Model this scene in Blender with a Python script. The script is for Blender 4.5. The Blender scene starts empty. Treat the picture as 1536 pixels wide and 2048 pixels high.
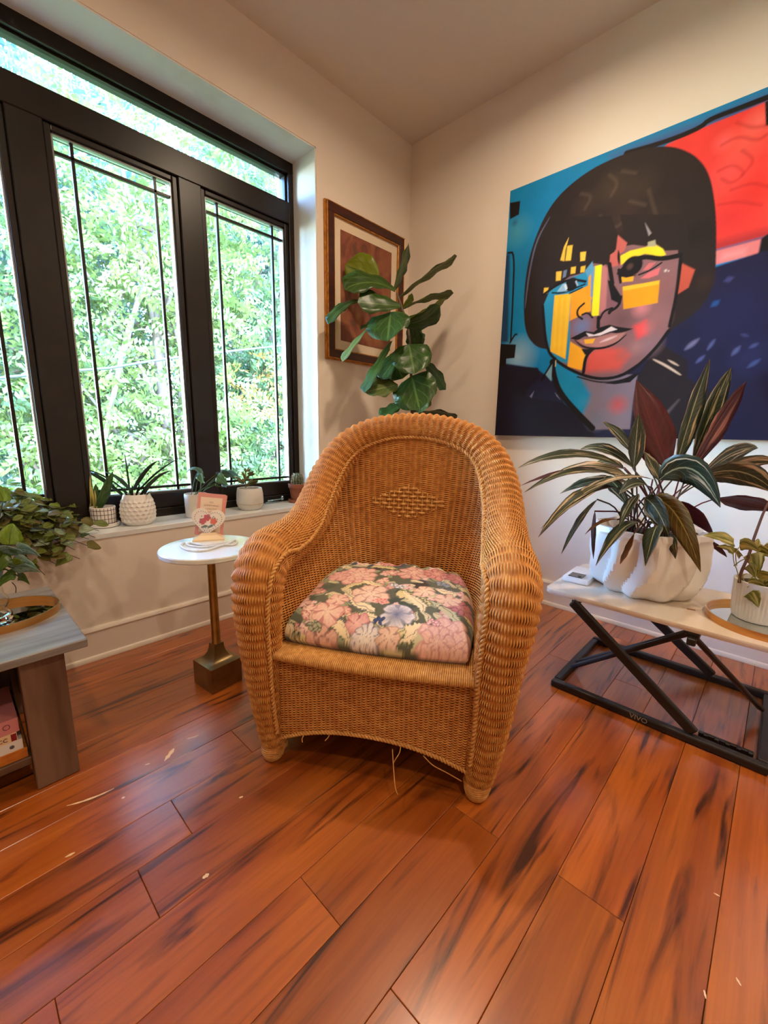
import bpy, bmesh, math, random
import numpy as np
from mathutils import Vector, Matrix

# ------------------------------------------------------------------ camera
S = bpy.context.scene
COL = S.collection
IMC = np.array([768., 1024.]); FPX = 839.84
YAW, PIT, ROL = .7567, -.1881, .0156
CAM = np.array([-2.1283, -1.8329, .88])
def _cam_axes():
    fw = np.array([math.cos(YAW)*math.cos(PIT), math.sin(YAW)*math.cos(PIT), math.sin(PIT)])
    rt = np.array([math.sin(YAW), -math.cos(YAW), 0]); up = np.cross(rt, fw)
    rt2 = rt*math.cos(ROL)+up*math.sin(ROL); up2 = np.cross(rt2, fw)
    return np.stack([rt2, up2, -fw], 1)
CR = _cam_axes()
cam = bpy.data.cameras.new('camera'); camo = bpy.data.objects.new('camera', cam); COL.objects.link(camo)
cam.sensor_fit = 'VERTICAL'; cam.sensor_height = 24.0; cam.lens = FPX/2048*24.0; cam.clip_start = .02; cam.clip_end = 200
m4 = Matrix.Identity(4)
for i in range(3):
    for j in range(3): m4[i][j] = CR[i, j]
    m4[i][3] = CAM[i]
camo.matrix_world = m4
S.camera = camo
# ------------------------------------------------------------------ sky, sun, exposure
S.view_settings.view_transform = 'Standard'; S.view_settings.look = 'None'
S.view_settings.gamma = 1.0; S.view_settings.use_curve_mapping = False
S.view_settings.exposure = 0.98
world = bpy.data.worlds.new('sky'); S.world = world; world.use_nodes = True
wn = world.node_tree; wn.nodes.clear()
sky = wn.nodes.new('ShaderNodeTexSky'); sky.sky_type = 'NISHITA'; sky.sun_disc = False
sky.sun_elevation = math.radians(58); sky.sun_rotation = math.radians(200); sky.air_density = 1.0; sky.dust_density = .25; sky.ozone_density = 3.5
bgn = wn.nodes.new('ShaderNodeBackground'); bgn.inputs['Strength'].default_value = 10.0
wo = wn.nodes.new('ShaderNodeOutputWorld')
tint = wn.nodes.new('ShaderNodeVectorMath'); tint.operation = 'MULTIPLY'; tint.inputs[1].default_value = (.82, .95, 1.08)   # clear cool northern sky
wn.links.new(sky.outputs[0], tint.inputs[0]); wn.links.new(tint.outputs[0], bgn.inputs[0]); wn.links.new(bgn.outputs[0], wo.inputs[0])
sun = bpy.data.lights.new('sun', 'SUN'); sun.energy = 3.0; sun.angle = math.radians(.6); sun.color = (1, .95, .85)
suno = bpy.data.objects.new('sun', sun); COL.objects.link(suno)
suno.rotation_euler = Vector((.35, 1.0, -1.35)).to_track_quat('-Z', 'Y').to_euler()   # from behind the house, over the roof
LAMP_W = 7.0
LAMP_COL = (1.0, .77, .55)

# ------------------------------------------------------------------ helpers
rng = random.Random(7); nr = np.random.RandomState(11)
def ray(px, py): return CR @ np.array([px-IMC[0], -(py-IMC[1]), -FPX])
def on(ax, p, v=0.):
    r = ray(*p); return CAM + r*((v-CAM[ax])/r[ax])
def at(px, py, depth): return CAM + ray(px, py)/FPX*depth
def dep(w): return float(-(CR.T @ (np.array(w, float)-CAM))[2])
def lin(c):
    return tuple(((x/255)/12.92 if x/255 <= .04045 else ((x/255+.055)/1.055)**2.4) for x in c[:3])
MATS = {}
def mat(name, col, rough=.5, metal=0., spec=.5, var=None, bump=None, trans=0., coat=0., emit=None, sheen=0., transl=0., ior=None):
    """var=(colour2, scale_xyz, lo, hi, detail)  bump=(scale_xyz, strength, detail)"""
    m = bpy.data.materials.new(name); m.use_nodes = True; MATS[name] = m
    nt = m.node_tree; b = nt.nodes['Principled BSDF']
    c = (*lin(col), 1)
    b.inputs['Base Color'].default_value = c; b.inputs['Roughness'].default_value = rough
    b.inputs['Metallic'].default_value = metal; b.inputs['Specular IOR Level'].default_value = spec
    b.inputs['Transmission Weight'].default_value = trans; b.inputs['Coat Weight'].default_value = coat
    if sheen: b.inputs['Sheen Weight'].default_value = sheen
    if ior: b.inputs['IOR'].default_value = ior
    if emit: b.inputs['Emission Color'].default_value = (*emit[0], 1); b.inputs['Emission Strength'].default_value = emit[1]
    def vec(scale):
        tc = nt.nodes.new('ShaderNodeTexCoord'); oi = nt.nodes.new('ShaderNodeObjectInfo')
        mu = nt.nodes.new('ShaderNodeMath'); mu.operation = 'MULTIPLY'; mu.inputs[1].default_value = 17.3
        nt.links.new(oi.outputs['Random'], mu.inputs[0])
        ad = nt.nodes.new('ShaderNodeVectorMath'); ad.operation = 'ADD'
        nt.links.new(tc.outputs['Object'], ad.inputs[0]); nt.links.new(mu.outputs[0], ad.inputs[1])
        mp = nt.nodes.new('ShaderNodeMapping'); mp.inputs['Scale'].default_value = scale
        nt.links.new(ad.outputs[0], mp.inputs[0]); return mp.outputs[0]
    if var:
        n = nt.nodes.new('ShaderNodeTexNoise'); n.inputs['Scale'].default_value = 1; n.inputs['Detail'].default_value = var[4] if len(var) > 4 else 4
        nt.links.new(vec(var[1]), n.inputs['Vector'])
        r = nt.nodes.new('ShaderNodeValToRGB'); r.color_ramp.elements[0].position = var[2]; r.color_ramp.elements[1].position = var[3]
        r.color_ramp.elements[0].color = c; r.color_ramp.elements[1].color = (*lin(var[0]), 1)
        nt.links.new(n.outputs['Fac'], r.inputs[0]); nt.links.new(r.outputs[0], b.inputs['Base Color'])
    if bump:
        n = nt.nodes.new('ShaderNodeTexNoise'); n.inputs['Scale'].default_value = 1; n.inputs['Detail'].default_value = bump[2] if len(bump) > 2 else 3
        nt.links.new(vec(bump[0]), n.inputs['Vector'])
        bp = nt.nodes.new('ShaderNodeBump'); bp.inputs['Strength'].default_value = bump[1]; bp.inputs['Distance'].default_value = .002
        nt.links.new(n.outputs['Fac'], bp.inputs['Height']); nt.links.new(bp.outputs[0], b.inputs['Normal'])
    if transl:
        out = nt.nodes['Material Output']; t = nt.nodes.new('ShaderNodeBsdfTranslucent'); mx = nt.nodes.new('ShaderNodeMixShader')
        mx.inputs[0].default_value = transl
        src = b.inputs['Base Color'].links[0].from_socket if b.inputs['Base Color'].links else None
        if src: nt.links.new(src, t.inputs[0])
        else: t.inputs[0].default_value = c
        nt.links.new(b.outputs[0], mx.inputs[1]); nt.links.new(t.outputs[0], mx.inputs[2]); nt.links.new(mx.outputs[0], out.inputs[0])
    return m
def attr_mat(name, attr='paint', rough=.5, spec=.3, var=.12, vscale=(40, 40, 40), sheen=0., bump=None, coat=0.):
    m = mat(name, (128, 128, 128), rough, spec=spec, sheen=sheen, bump=bump, coat=coat); nt = m.node_tree; b = nt.nodes['Principled BSDF']
    a = nt.nodes.new('ShaderNodeAttribute'); a.attribute_name = attr
    tc = nt.nodes.new('ShaderNodeTexCoord'); mp = nt.nodes.new('ShaderNodeMapping'); mp.inputs['Scale'].default_value = vscale
    nt.links.new(tc.outputs['Object'], mp.inputs[0])
    n = nt.nodes.new('ShaderNodeTexNoise'); n.inputs['Scale'].default_value = 1; n.inputs['Detail'].default_value = 4
    nt.links.new(mp.outputs[0], n.inputs['Vector'])
    r = nt.nodes.new('ShaderNodeMapRange'); r.inputs['To Min'].default_value = 1-var*1.6; r.inputs['To Max'].default_value = 1+var*1.6
    nt.links.new(n.outputs['Fac'], r.inputs[0])
    mx = nt.nodes.new('ShaderNodeVectorMath'); mx.operation = 'MULTIPLY'
    nt.links.new(a.outputs['Color'], mx.inputs[0]); nt.links.new(r.outputs[0], mx.inputs[1])
    nt.links.new(mx.outputs[0], b.inputs['Base Color'])
    return m

class MB:
    """collects shapes, build() links them as ONE mesh object"""
    def __init__(s): s.v = []; s.f = []; s.mi = []; s.n = 0
    def add(s, V, F, mi=0):
        V = np.asarray(V, float); s.v.append(V)
        for f in F: s.f.append(tuple(int(i)+s.n for i in f)); s.mi.append(mi)
        s.n += len(V); return s
    def box(s, c, size, bev=0., mi=0, rz=0., ax=None):
        bm = bmesh.new(); bmesh.ops.create_cube(bm, size=1.0)
        for v in bm.verts: v.co = Vector((v.co.x*size[0], v.co.y*size[1], v.co.z*size[2]))
        if bev: bmesh.ops.bevel(bm, geom=bm.edges[:], offset=bev, segments=1 if bev < .004 else 2, affect='EDGES', profile=.5)
        R = ax if ax is not None else Matrix.Rotation(rz, 3, 'Z')
        bm.verts.index_update()
        V = [list(R @ v.co + Vector(c)) for v in bm.verts]; F = [[v.index for v in f.verts] for f in bm.faces]
        bm.free(); return s.add(V, F, mi)
    def bar(s, a, b, w, h, bev=.002, mi=0):
        a = Vector(a); b = Vector(b); d = b-a; q = d.to_track_quat('X', 'Z').to_matrix()
        return s.box((a+b)/2, (d.length, w, h), bev, mi, ax=q)
    def tube(s, P, r, n=8, mi=0, cap=True, closed=False):
        P = np.asarray(P, float); k = len(P); r = np.broadcast_to(np.asarray(r, float), (k,))
        T, E1, E2 = frames(P)
        a = np.linspace(0, 2*np.pi, n, endpoint=False)
        V = P[:, None]+r[:, None, None]*(np.cos(a)[None, :, None]*E1[:, None]+np.sin(a)[None, :, None]*E2[:, None])
        F = []
        for i in range(k-1 if not closed else k):
            i2 = (i+1) % k
            for j in range(n): F.append((i*n+j, i*n+(j+1) % n, i2*n+(j+1) % n, i2*n+j))
        if cap and not closed: F.append(tuple(range(n-1, -1, -1))); F.append(tuple((k-1)*n+j for j in range(n)))
        return s.add(V.reshape(-1, 3), F, mi)
    def lathe(s, prof, n=32, c=(0, 0, 0), mi=0, capb=True, capt=False, mod=None, sq=None):
        V = []; F = []
        for (r, z) in prof:
            for j in range(n):
                a = 2*math.pi*j/n; rr = r*(mod(a, z) if mod else 1)
                V.append((c[0]+rr*math.cos(a), c[1]+rr*math.sin(a), c[2]+z))
        for i in range(len(prof)-1):
            for j in range(n): F.append((i*n+j, i*n+(j+1) % n, (i+1)*n+(j+1) % n, (i+1)*n+j))
        if capb: F.append(tuple(range(n-1, -1, -1)))
        if capt: F.append(tuple((len(prof)-1)*n+j for j in range(n)))
        return s.add(V, F, mi)
    def sphere(s, c, r, nu=10, nv=6, mi=0, sc=(1, 1, 1)):
        V = [(c[0], c[1], c[2]-r*sc[2])]; F = []
        for i in range(1, nv):
            t = -math.pi/2+math.pi*i/nv
            for j in range(nu):
                a = 2*math.pi*j/nu
                V.append((c[0]+r*sc[0]*math.cos(t)*math.cos(a), c[1]+r*sc[1]*math.cos(t)*math.sin(a), c[2]+r*sc[2]*math.sin(t)))
        V.append((c[0], c[1], c[2]+r*sc[2]))
        for j in range(nu): F.append((0, 1+(j+1) % nu, 1+j))
        for i in range(nv-2):
            for j in range(nu): F.append((1+i*nu+j, 1+i*nu+(j+1) % nu, 1+(i+1)*nu+(j+1) % nu, 1+(i+1)*nu+j))
        L = len(V)-1
        for j in range(nu): F.append((L, 1+(nv-2)*nu+j, 1+(nv-2)*nu+(j+1) % nu))
        return s.add(V, F, mi)
    def prism(s, poly, h, M=None, mi=0):
        """poly: 2-D outline (ccw), extruded h along local z, mapped with 4x4 M"""
        n = len(poly); V = [(x, y, 0) for x, y in poly]+[(x, y, h) for x, y in poly]
        if M is not None: V = [list(M @ Vector(v)) for v in V]
        F = [tuple(range(n-1, -1, -1)), tuple(range(n, 2*n))]+[(i, (i+1) % n, n+(i+1) % n, n+i) for i in range(n)]
        return s.add(V, F, mi)
    def build(s, name, m, parent=None, smooth=False, loc=None, origin=None):
        V = np.concatenate(s.v) if s.v else np.zeros((0, 3))
        if origin is not None: V = V-np.array(origin, float)
        me = bpy.data.meshes.new(name); me.from_pydata(V.tolist(), [], s.f)
        ms = m if isinstance(m, (list, tuple)) else [m]
        for x in ms: me.materials.append(x)
        if len(ms) > 1: me.polygons.foreach_set('material_index', s.mi)
        if smooth:
            me.polygons.foreach_set('use_smooth', [True]*len(me.polygons))
            if smooth != 'all': me.set_sharp_from_angle(angle=math.radians(38 if smooth is True else smooth))
        me.update()
        o = bpy.data.objects.new(name, me); COL.objects.link(o)
        if origin is not None: o.location = origin
        if parent is not None:
            o.parent = parent
        if loc is not None: o.location = loc
        return o
def frames(P):
    P = np.asarray(P, float); k = len(P)
    T = np.gradient(P, axis=0); T /= np.linalg.norm(T, axis=1)[:, None]+1e-12
    E1 = np.zeros_like(P); r = np.array([0, 0, 1.]) if abs(T[0][2]) < .9 else np.array([1., 0, 0])
    e = r-T[0]*(r@T[0]); E1[0] = e/np.linalg.norm(e)
    for i in range(1, k):
        e = E1[i-1]-T[i]*(E1[i-1]@T[i]); E1[i] = e/np.linalg.norm(e)
    return T, E1, np.cross(T, E1)
def spline(P, n, closed=False):
    """Catmull-Rom through P, n samples evenly by arc length; P may carry extra columns"""
    P = np.asarray(P, float); Q = np.vstack([2*P[0]-P[1], P, 2*P[-1]-P[-2]]); out = []
    for i in range(1, len(Q)-2):
        t = np.linspace(0, 1, 24, endpoint=False)[:, None]; a, b, c, d = Q[i-1:i+3]
        out.append(.5*((2*b)+(c-a)*t+(2*a-5*b+4*c-d)*t**2+(-a+3*b-3*c+d)*t**3))
    X = np.vstack(out+[P[-1:]]); L = np.r_[0, np.cumsum(np.linalg.norm(np.diff(X[:, :3], axis=0), axis=1))]
    u = np.linspace(0, L[-1], n); return np.stack([np.interp(u, L, X[:, k]) for k in range(X.shape[1])], 1)
def fast_mesh(name, V, Q, m, parent=None, smooth=True):
    """V (n,3), Q (m,4) quads or (m,3) tris -> object"""
    me = bpy.data.meshes.new(name); V = np.asarray(V, np.float32); Q = np.asarray(Q, np.int32); k = Q.shape[1]
    me.vertices.add(len(V)); me.vertices.foreach_set('co', V.ravel())
    me.loops.add(Q.size); me.loops.foreach_set('vertex_index', Q.ravel())
    me.polygons.add(len(Q)); me.polygons.foreach_set('loop_start', np.arange(0, Q.size, k, dtype=np.int32))
    me.polygons.foreach_set('loop_total', np.full(len(Q), k, np.int32))
    if smooth: me.polygons.foreach_set('use_smooth', np.ones(len(Q), bool))
    me.materials.append(m); me.update(calc_edges=True); me.validate()
    o = bpy.data.objects.new(name, me); COL.objects.link(o)
    if parent is not None: o.parent = parent
    return o
def empty(name, loc=(0, 0, 0), rz=0.):
    o = bpy.data.objects.new(name, None); COL.objects.link(o); o.location = loc; o.rotation_euler = (0, 0, rz); o.empty_display_size = .05
    return o
def tag(o, label, cat, group=None, kind=None):
    o['label'] = label; o['category'] = cat
    if group: o['group'] = group
    if kind: o['kind'] = kind
    return o
def struct(o, label=None, cat=None):
    o['kind'] = 'structure'
    if label: o['label'] = label
    if cat: o['category'] = cat
    return o
def stuff(o): o['kind'] = 'stuff'; return o
def text_mesh(txt, size, M, m, name, parent=None, align='CENTER', extrude=.0002):
    cu = bpy.data.curves.new(name, 'FONT'); cu.body = txt; cu.size = size; cu.align_x = align; cu.extrude = extrude; cu.resolution_u = 3
    t = bpy.data.objects.new(name, cu); COL.objects.link(t)
    bpy.context.view_layer.update()
    me = bpy.data.meshes.new_from_object(t.evaluated_get(bpy.context.evaluated_depsgraph_get()))
    bpy.data.objects.remove(t); bpy.data.curves.remove(cu)
    me.transform(M); me.materials.clear(); me.materials.append(m)
    o = bpy.data.objects.new(name, me); COL.objects.link(o)
    if parent is not None: o.parent = parent
    return o
def basis(o, x, y, z):
    M = Matrix.Identity(4)
    for i in range(3): M[i][0] = x[i]; M[i][1] = y[i]; M[i][2] = z[i]; M[i][3] = o[i]
    return M

# ------------------------------------------------------------------ materials of the room
ZC = 2.524; ZS = .488; YF = .185; ROOM = (-3.5, -3.7)
mat('wall_paint', (228, 216, 202), .6, spec=.25, bump=((60, 60, 60), .04))
mat('ceiling_paint', (224, 214, 202), .7, spec=.2, bump=((60, 60, 60), .04))
mat('reveal_plaster', (228, 226, 218), .6, spec=.25, var=((205, 196, 180), (3, 3, 3), .5, .75, 6), bump=((40, 40, 40), .1))
mat('trim_paint', (228, 216, 202), .4, spec=.4)
mat('sill_stone', (226, 230, 230), .28, spec=.5, var=((170, 176, 178), (7, 12, 7), .55, .75, 8))
mat('black_frame', (24, 18, 15), .34, spec=.35, var=((32, 24, 20), (9, 9, 9), .4, .7))
mat('seal_metal', (150, 150, 148), .35, metal=.6)

# glass pane: clear, with a fresnel reflection
def glass_pane():
    m = bpy.data.materials.new('window_glass'); m.use_nodes = True; nt = m.node_tree; nt.nodes.clear()
    o = nt.nodes.new('ShaderNodeOutputMaterial'); t = nt.nodes.new('ShaderNodeBsdfTransparent'); g = nt.nodes.new('ShaderNodeBsdfGlossy')
    g.inputs['Roughness'].default_value = .01; t.inputs[0].default_value = (.97, .99, .98, 1)
    f = nt.nodes.new('ShaderNodeFresnel'); f.inputs[0].default_value = 1.45; mx = nt.nodes.new('ShaderNodeMixShader')
    nt.links.new(f.outputs[0], mx.inputs[0]); nt.links.new(t.outputs[0], mx.inputs[1]); nt.links.new(g.outputs[0], mx.inputs[2]); nt.links.new(mx.outputs[0], o.inputs[0])
    MATS['window_glass'] = m
glass_pane()
def wood_floor(name, c1, c2, c3):
    m = bpy.data.materials.new(name); m.use_nodes = True; nt = m.node_tree; b = nt.nodes['Principled BSDF']; MATS[name] = m
    N = nt.nodes.new; Lk = nt.links.new
    tc = N('ShaderNodeTexCoord'); oi = N('ShaderNodeObjectInfo'); mu = N('ShaderNodeMath'); mu.operation = 'MULTIPLY'; mu.inputs[1].default_value = 31.7
    Lk(oi.outputs['Random'], mu.inputs[0]); ad = N('ShaderNodeVectorMath'); ad.operation = 'ADD'; Lk(tc.outputs['Object'], ad.inputs[0]); Lk(mu.outputs[0], ad.inputs[1])
    def noise(sc, det, dist):
        mp = N('ShaderNodeMapping'); mp.inputs['Scale'].default_value = sc; Lk(ad.outputs[0], mp.inputs[0])
        n = N('ShaderNodeTexNoise'); n.inputs['Scale'].default_value = 1; n.inputs['Detail'].default_value = det; n.inputs['Distortion'].default_value = dist
        Lk(mp.outputs[0], n.inputs['Vector']); return n.outputs['Fac']
    def ramp(src, els):
        r = N('ShaderNodeValToRGB'); e = r.color_ramp.elements
        e[0].position, e[0].color = els[0][0], (*els[0][1], 1); e[1].position, e[1].color = els[-1][0], (*els[-1][1], 1)
        for p, c in els[1:-1]: x = e.new(p); x.color = (*c, 1)
        Lk(src, r.inputs[0]); return r.outputs[0]
    big = ramp(noise((1.1, 9, 9), 5, .6), [(.3, lin(c2)), (.62, lin(c1))])
    streak = ramp(noise((1.5, 17, 14), 5, 2.2), [(.30, (0, 0, 0)), (.38, (.55, .55, .55)), (.47, (1, 1, 1))])
    fine = ramp(noise((5, 140, 120), 4, .2), [(.3, (.86, .86, .86)), (.7, (1.06, 1.06, 1.06))])
    mx = N('ShaderNodeMix'); mx.data_type = 'RGBA'; mx.inputs[6].default_value = (*lin(c3), 1); Lk(streak, mx.inputs[0]); Lk(big, mx.inputs[7])
    m2 = N('ShaderNodeMix'); m2.data_type = 'RGBA'; m2.blend_type = 'MULTIPLY'; m2.inputs[0].default_value = 1; Lk(mx.outputs[2], m2.inputs[6]); Lk(fine, m2.inputs[7])
    hv = N('ShaderNodeHueSaturation'); mr = N('ShaderNodeMapRange'); mr.inputs['To Min'].default_value = .88; mr.inputs['To Max'].default_value = 1.14
    Lk(oi.outputs['Random'], mr.inputs[0]); Lk(mr.outputs[0], hv.inputs['Value']); Lk(m2.outputs[2], hv.inputs['Color']); Lk(hv.outputs[0], b.inputs['Base Color'])
    b.inputs['Roughness'].default_value = .3; b.inputs['Specular IOR Level'].default_value = .5; b.inputs['Coat Weight'].default_value = 1.0; b.inputs['Coat Roughness'].default_value = .2
    bp = N('ShaderNodeBump'); bp.inputs['Strength'].default_value = .05; bp.inputs['Distance'].default_value = .004
    Lk(noise((3, 8, 8), 3, .3), bp.inputs['Height']); Lk(bp.outputs[0], b.inputs['Normal'])
wood_floor('floor_wood', (178, 94, 30), (142, 64, 19), (66, 26, 11))
mat('floor_gap', (48, 22, 14), .7)

# ------------------------------------------------------------------ room shell
X0, Y0 = ROOM
mb = MB(); mb.box((X0/2, Y0/2, -.035), (-X0+.4, -Y0+.4, .05)); floor = struct(mb.build('floor', MATS['floor_gap']))
mb = MB(); mb.box((X0/2, Y0/2, ZC+.05), (-X0+.6, -Y0+.9, .1)); struct(mb.build('ceiling', MATS['ceiling_paint']))
PW = .1235; G = .0005
known = {0: [-1.846], 1: [-1.955], 2: [-2.109], 3: [-1.733], 4: [-2.6], 5: [-1.734], 6: [-1.366], -1: [-1.63], -2: [-2.35, -1.2]}
pr = random.Random(5)
for k in range(-8, 23):
    y1 = -.8735-PW*k; y0 = y1-PW; y1 = min(y1, -.001)
    if y0 < Y0: break
    cuts = list(known.get(k, []))
    if not cuts: cuts = [X0+.3+pr.random()*1.1]
    while cuts[0] > X0+.35: cuts.insert(0, cuts[0]-1.22)
    while cuts[-1] < -.25: cuts.append(cuts[-1]+1.22)
    cuts = [X0]+[c for c in cuts if X0+.15 < c < -.12]+[0]
    for a, b in zip(cuts, cuts[1:]):
        p = MB().box(((a+b)/2, (y0+y1)/2, -.006), (b-a-2*G, y1-y0-2*G, .012), .0009)
        p.build('plank', MATS['floor_wood'], floor, origin=((a+b)/2, (y0+y1)/2, -.006))
# pale chips where the finish is gone
mat('bare_chip', (232, 200, 160), .7)
def chip(pts, w):
    P = np.array([on(2, p, 0.) for p in pts]); P = spline(P, 10) if len(P) > 2 else np.linspace(P[0], P[1], 6)
    k = len(P); wd = w*np.array([.15+.85*math.sin(math.pi*(i+.4)/k)*(.6+.7*rng.random()) for i in range(k)]); T = np.gradient(P, axis=0); n = np.stack([-T[:, 1], T[:, 0], 0*T[:, 0]], 1); n /= np.linalg.norm(n, axis=1)[:, None]
    A = P+n*wd[:, None]; B = P-n*wd[:, None]; V = np.vstack([A, B]); V[:, 2] = .0004
    V2 = V.copy(); V2[:, 2] = -.0004; F = []
    for i in range(k-1): F += [(i, i+1, k+i+1, k+i)]
    MB().add(V, F).build('finish_chip', MATS['bare_chip'], floor)
chip([(133, 1612), (165, 1603), (200, 1590), (228, 1577)], .0035); chip([(329, 1522), (340, 1508), (348, 1497)], .006)
chip([(373, 1478), (388, 1474), (398, 1470)], .003); chip([(405, 1757), (412, 1752), (418, 1748)], .005); chip([(243, 1597), (250, 1594)], .003)
chip([(478, 1596), (486, 1593)], .0025); chip([(1408, 1980), (1412, 1998)], .0018); chip([(1472, 1955), (1482, 1972)], .0016); chip([(1427, 1786), (1440, 1793)], .0015)
chip([(130, 1715), (150, 1705)], .0025); chip([(290, 1530), (300, 1527)], .002)

# window wall with its opening, deep reveal
WX0, WX1, WZ1 = -2.335, -.70, 2.213
def wall_boxes(name, boxes, m):
    mb = MB()
    for (a, b) in boxes:
        a = np.array(a); b = np.array(b); mb.box((a+b)/2, np.abs(b-a))
    return mb.build(name, m)
T = .34
w = wall_boxes('wall_window', [((X0-.2, 0, -.05), (WX0, T, ZC+.05)), ((WX1, 0, -.05), (.3, T, ZC+.05)), ((WX0, 0, -.05), (WX1, T, ZS-.02)), ((WX0, 0, WZ1), (WX1, T, ZC+.05))], MATS['wall_paint']); struct(w)
mb = MB()   # plaster lining of the reveal
mb.box(((WX0+WX1)/2, .096, WZ1-.003), (WX1-WX0, .186, .006)); mb.box((WX1-.003, .096, (ZS+WZ1)/2), (.006, .186, WZ1-ZS)); mb.box((WX0+.003, .096, (ZS+WZ1)/2), (.006, .186, WZ1-ZS))
struct(mb.build('trim_1', MATS['reveal_plaster']))
mb = MB(); mb.box(((WX0+WX1)/2, .094, ZS-.011), (WX1-WX0, .196, .022), .002); struct(mb.build('trim_2', MATS['sill_stone']))
struct(wall_boxes('wall_right', [((0, Y0-.2, -.05), (.2, 0, ZC+.05))], MATS['wall_paint']))
struct(wall_boxes('wall_left', [((X0-.2, Y0-.2, -.05), (X0, 0, ZC+.05))], MATS['wall_paint']))
struct(wall_boxes('wall_rear', [((X0, Y0-.2, -.05), (0, Y0, ZC+.05))], MATS['wall_paint']))
def baseboard(name, a, b, n):
    """board, top bead and shoe moulding along a->b, n = direction into the room"""
    a = np.array(a, float); b = np.array(b, float); n = np.array(n, float); mb = MB()
    prof = [(0, .0), (.024, .0), (.025, .008), (.021, .016), (.014, .019), (.0135, .112), (.017, .116), (.015, .124), (.009, .130), (0, .130)]
    V = []; k = len(prof)
    for e in (a, b):
        for (d, z) in prof: V.append(e+n*d+np.array([0, 0, z]))
    F = [(i, (i+1) % k, k+(i+1) % k, k+i) for i in range(k)]+[tuple(range(k)), tuple(range(2*k-1, k-1, -1))]
    return struct(mb.add(V, F).build(name, MATS['trim_paint'], smooth=True))
baseboard('baseboard_window', (X0, 0, 0), (-.0, 0, 0), (0, -1, 0)); baseboard('baseboard_right', (0, 0, 0), (0, Y0, 0), (-1, 0, 0))
baseboard('baseboard_left', (X0, Y0, 0), (X0, 0, 0), (1, 0, 0)); baseboard('baseboard_rear', (0, Y0, 0), (X0, Y0, 0), (0, 1, 0))

# window: fixed transom light over three casements, each with prairie bars
BF = MATS['black_frame']
def window_frame():
    root = empty('window_1', ((WX0+WX1)/2, YF+.03, ZS)); struct(root)
    o = np.array(root.location)
    def part(name, boxes, m, par=root, bev=.003):
        mb = MB()
        for (x0, x1, y0, y1, z0, z1) in boxes: mb.box(((x0+x1)/2-o[0], (y0+y1)/2-o[1], (z0+z1)/2-o[2]), (x1-x0, y1-y0, z1-z0), bev)
        return mb.build(name, m, par)
    yf, yb = YF, YF+.085
    part('head', [(WX0, WX1, yf, yb, 2.158, WZ1)], BF); part('bottom_rail', [(WX0, WX1, yf, yb, ZS, .525)], BF)
    part('jamb', [(WX1-.034, WX1, yf, yb, .525, 2.158)], BF); part('jamb', [(WX0, WX0+.034, yf, yb, .525, 2.158)], BF)
    part('transom_bar', [(WX0+.034, WX1-.034, yf, yb, 1.925, 2.025)], BF)
    part('transom_pane', [(WX0+.034, WX1-.034, yf+.038, yf+.042, 2.025, 2.158)], MATS['window_glass'], bev=0)
    part('pane_seal', [(WX0+.034, WX1-.034, yf+.022, yf+.052, 2.150, 2.158), (WX0+.034, WX1-.034, yf+.022, yf+.052, 2.025, 2.031), (WX1-.042, WX1-.034, yf+.022, yf+.052, 2.031, 2.15)], BF, bev=.001)
    cas = [(-1.190, -.734), (-1.736, -1.286), (-2.301, -1.838)]
    for i in range(2): part('mullion', [(cas[i+1][1], cas[i][0], yf, yb, .525, 1.925)], BF)
    for i, (a, b) in enumerate(cas):
        z0, z1 = .525, 1.925; st = .022; r0 = .07
        sash = part('casement_sash', [(a, a+st, yf+.012, yb-.01, z0, z1), (b-st, b, yf+.012, yb-.01, z0, z1), (a+st, b-st, yf+.012, yb-.01, z1-.022, z1), (a+st, b-st, yf+.012, yb-.01, z0, z0+r0)], BF, bev=.004)
        gx0, gx1, gz0, gz1 = a+st, b-st, z0+r0, z1-.022
        part('glazing_bead', [(gx0, gx0+.006, yf+.022, yf+.05, gz0, gz1), (gx1-.006, gx1, yf+.022, yf+.05, gz0, gz1), (gx0, gx1, yf+.022, yf+.05, gz1-.006, gz1), (gx0, gx1, yf+.022, yf+.05, gz0, gz0+.006)], MATS['seal_metal'], sash, bev=.001)
        part('pane', [(gx0, gx1, yf+.036, yf+.040, gz0, gz1)], MATS['window_glass'], sash, bev=0)
        mw = .0055
        for mx in (gx0+.062, gx1-.062): part('muntin', [(mx-mw, mx+mw, yf+.030, yf+.046, gz0, gz1)], BF, sash, bev=.001)
        for mz in (gz0+.024, gz1-.056): part('muntin', [(gx0, gx1, yf+.030, yf+.046, mz-mw, mz+mw)], BF, sash, bev=.001)
    return root
window_frame()

# recessed ceiling lamps (warm); each lamp carries its own light
mat('lamp_trim', (235, 230, 222), .4); mat('lamp_lens', (255, 236, 205), .4, emit=((1.0, .78, .52), 6.0))
def downlight(x, y, watt, label):
    t = empty('recessed_ceiling_lamp', (x, y, ZC))
    MB().lathe([(.075, 0), (.075, -.004), (.062, -.008), (.055, -.004)], 32, capb=False).build('trim_ring', MATS['lamp_trim'], t, smooth=True)
    MB().lathe([(.0551, -.004), (.001, -.0045)], 32, capb=False, capt=True).build('lens', MATS['lamp_lens'], t, smooth=True)
    l = bpy.data.lights.new('lamp_light', 'AREA'); l.shape = 'DISK'; l.size = .11; l.energy = watt; l.color = LAMP_COL; l.spread = math.radians(165)
    lo = bpy.data.objects.new('lamp_light', l); COL.objects.link(lo); lo.parent = t; lo.location = (0, 0, -.012)
    tag(t, label, 'lamp', 'recessed ceiling lamps')
downlight(-.80, -1.0, LAMP_W, 'round recessed ceiling lamp over the wicker armchair')
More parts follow.
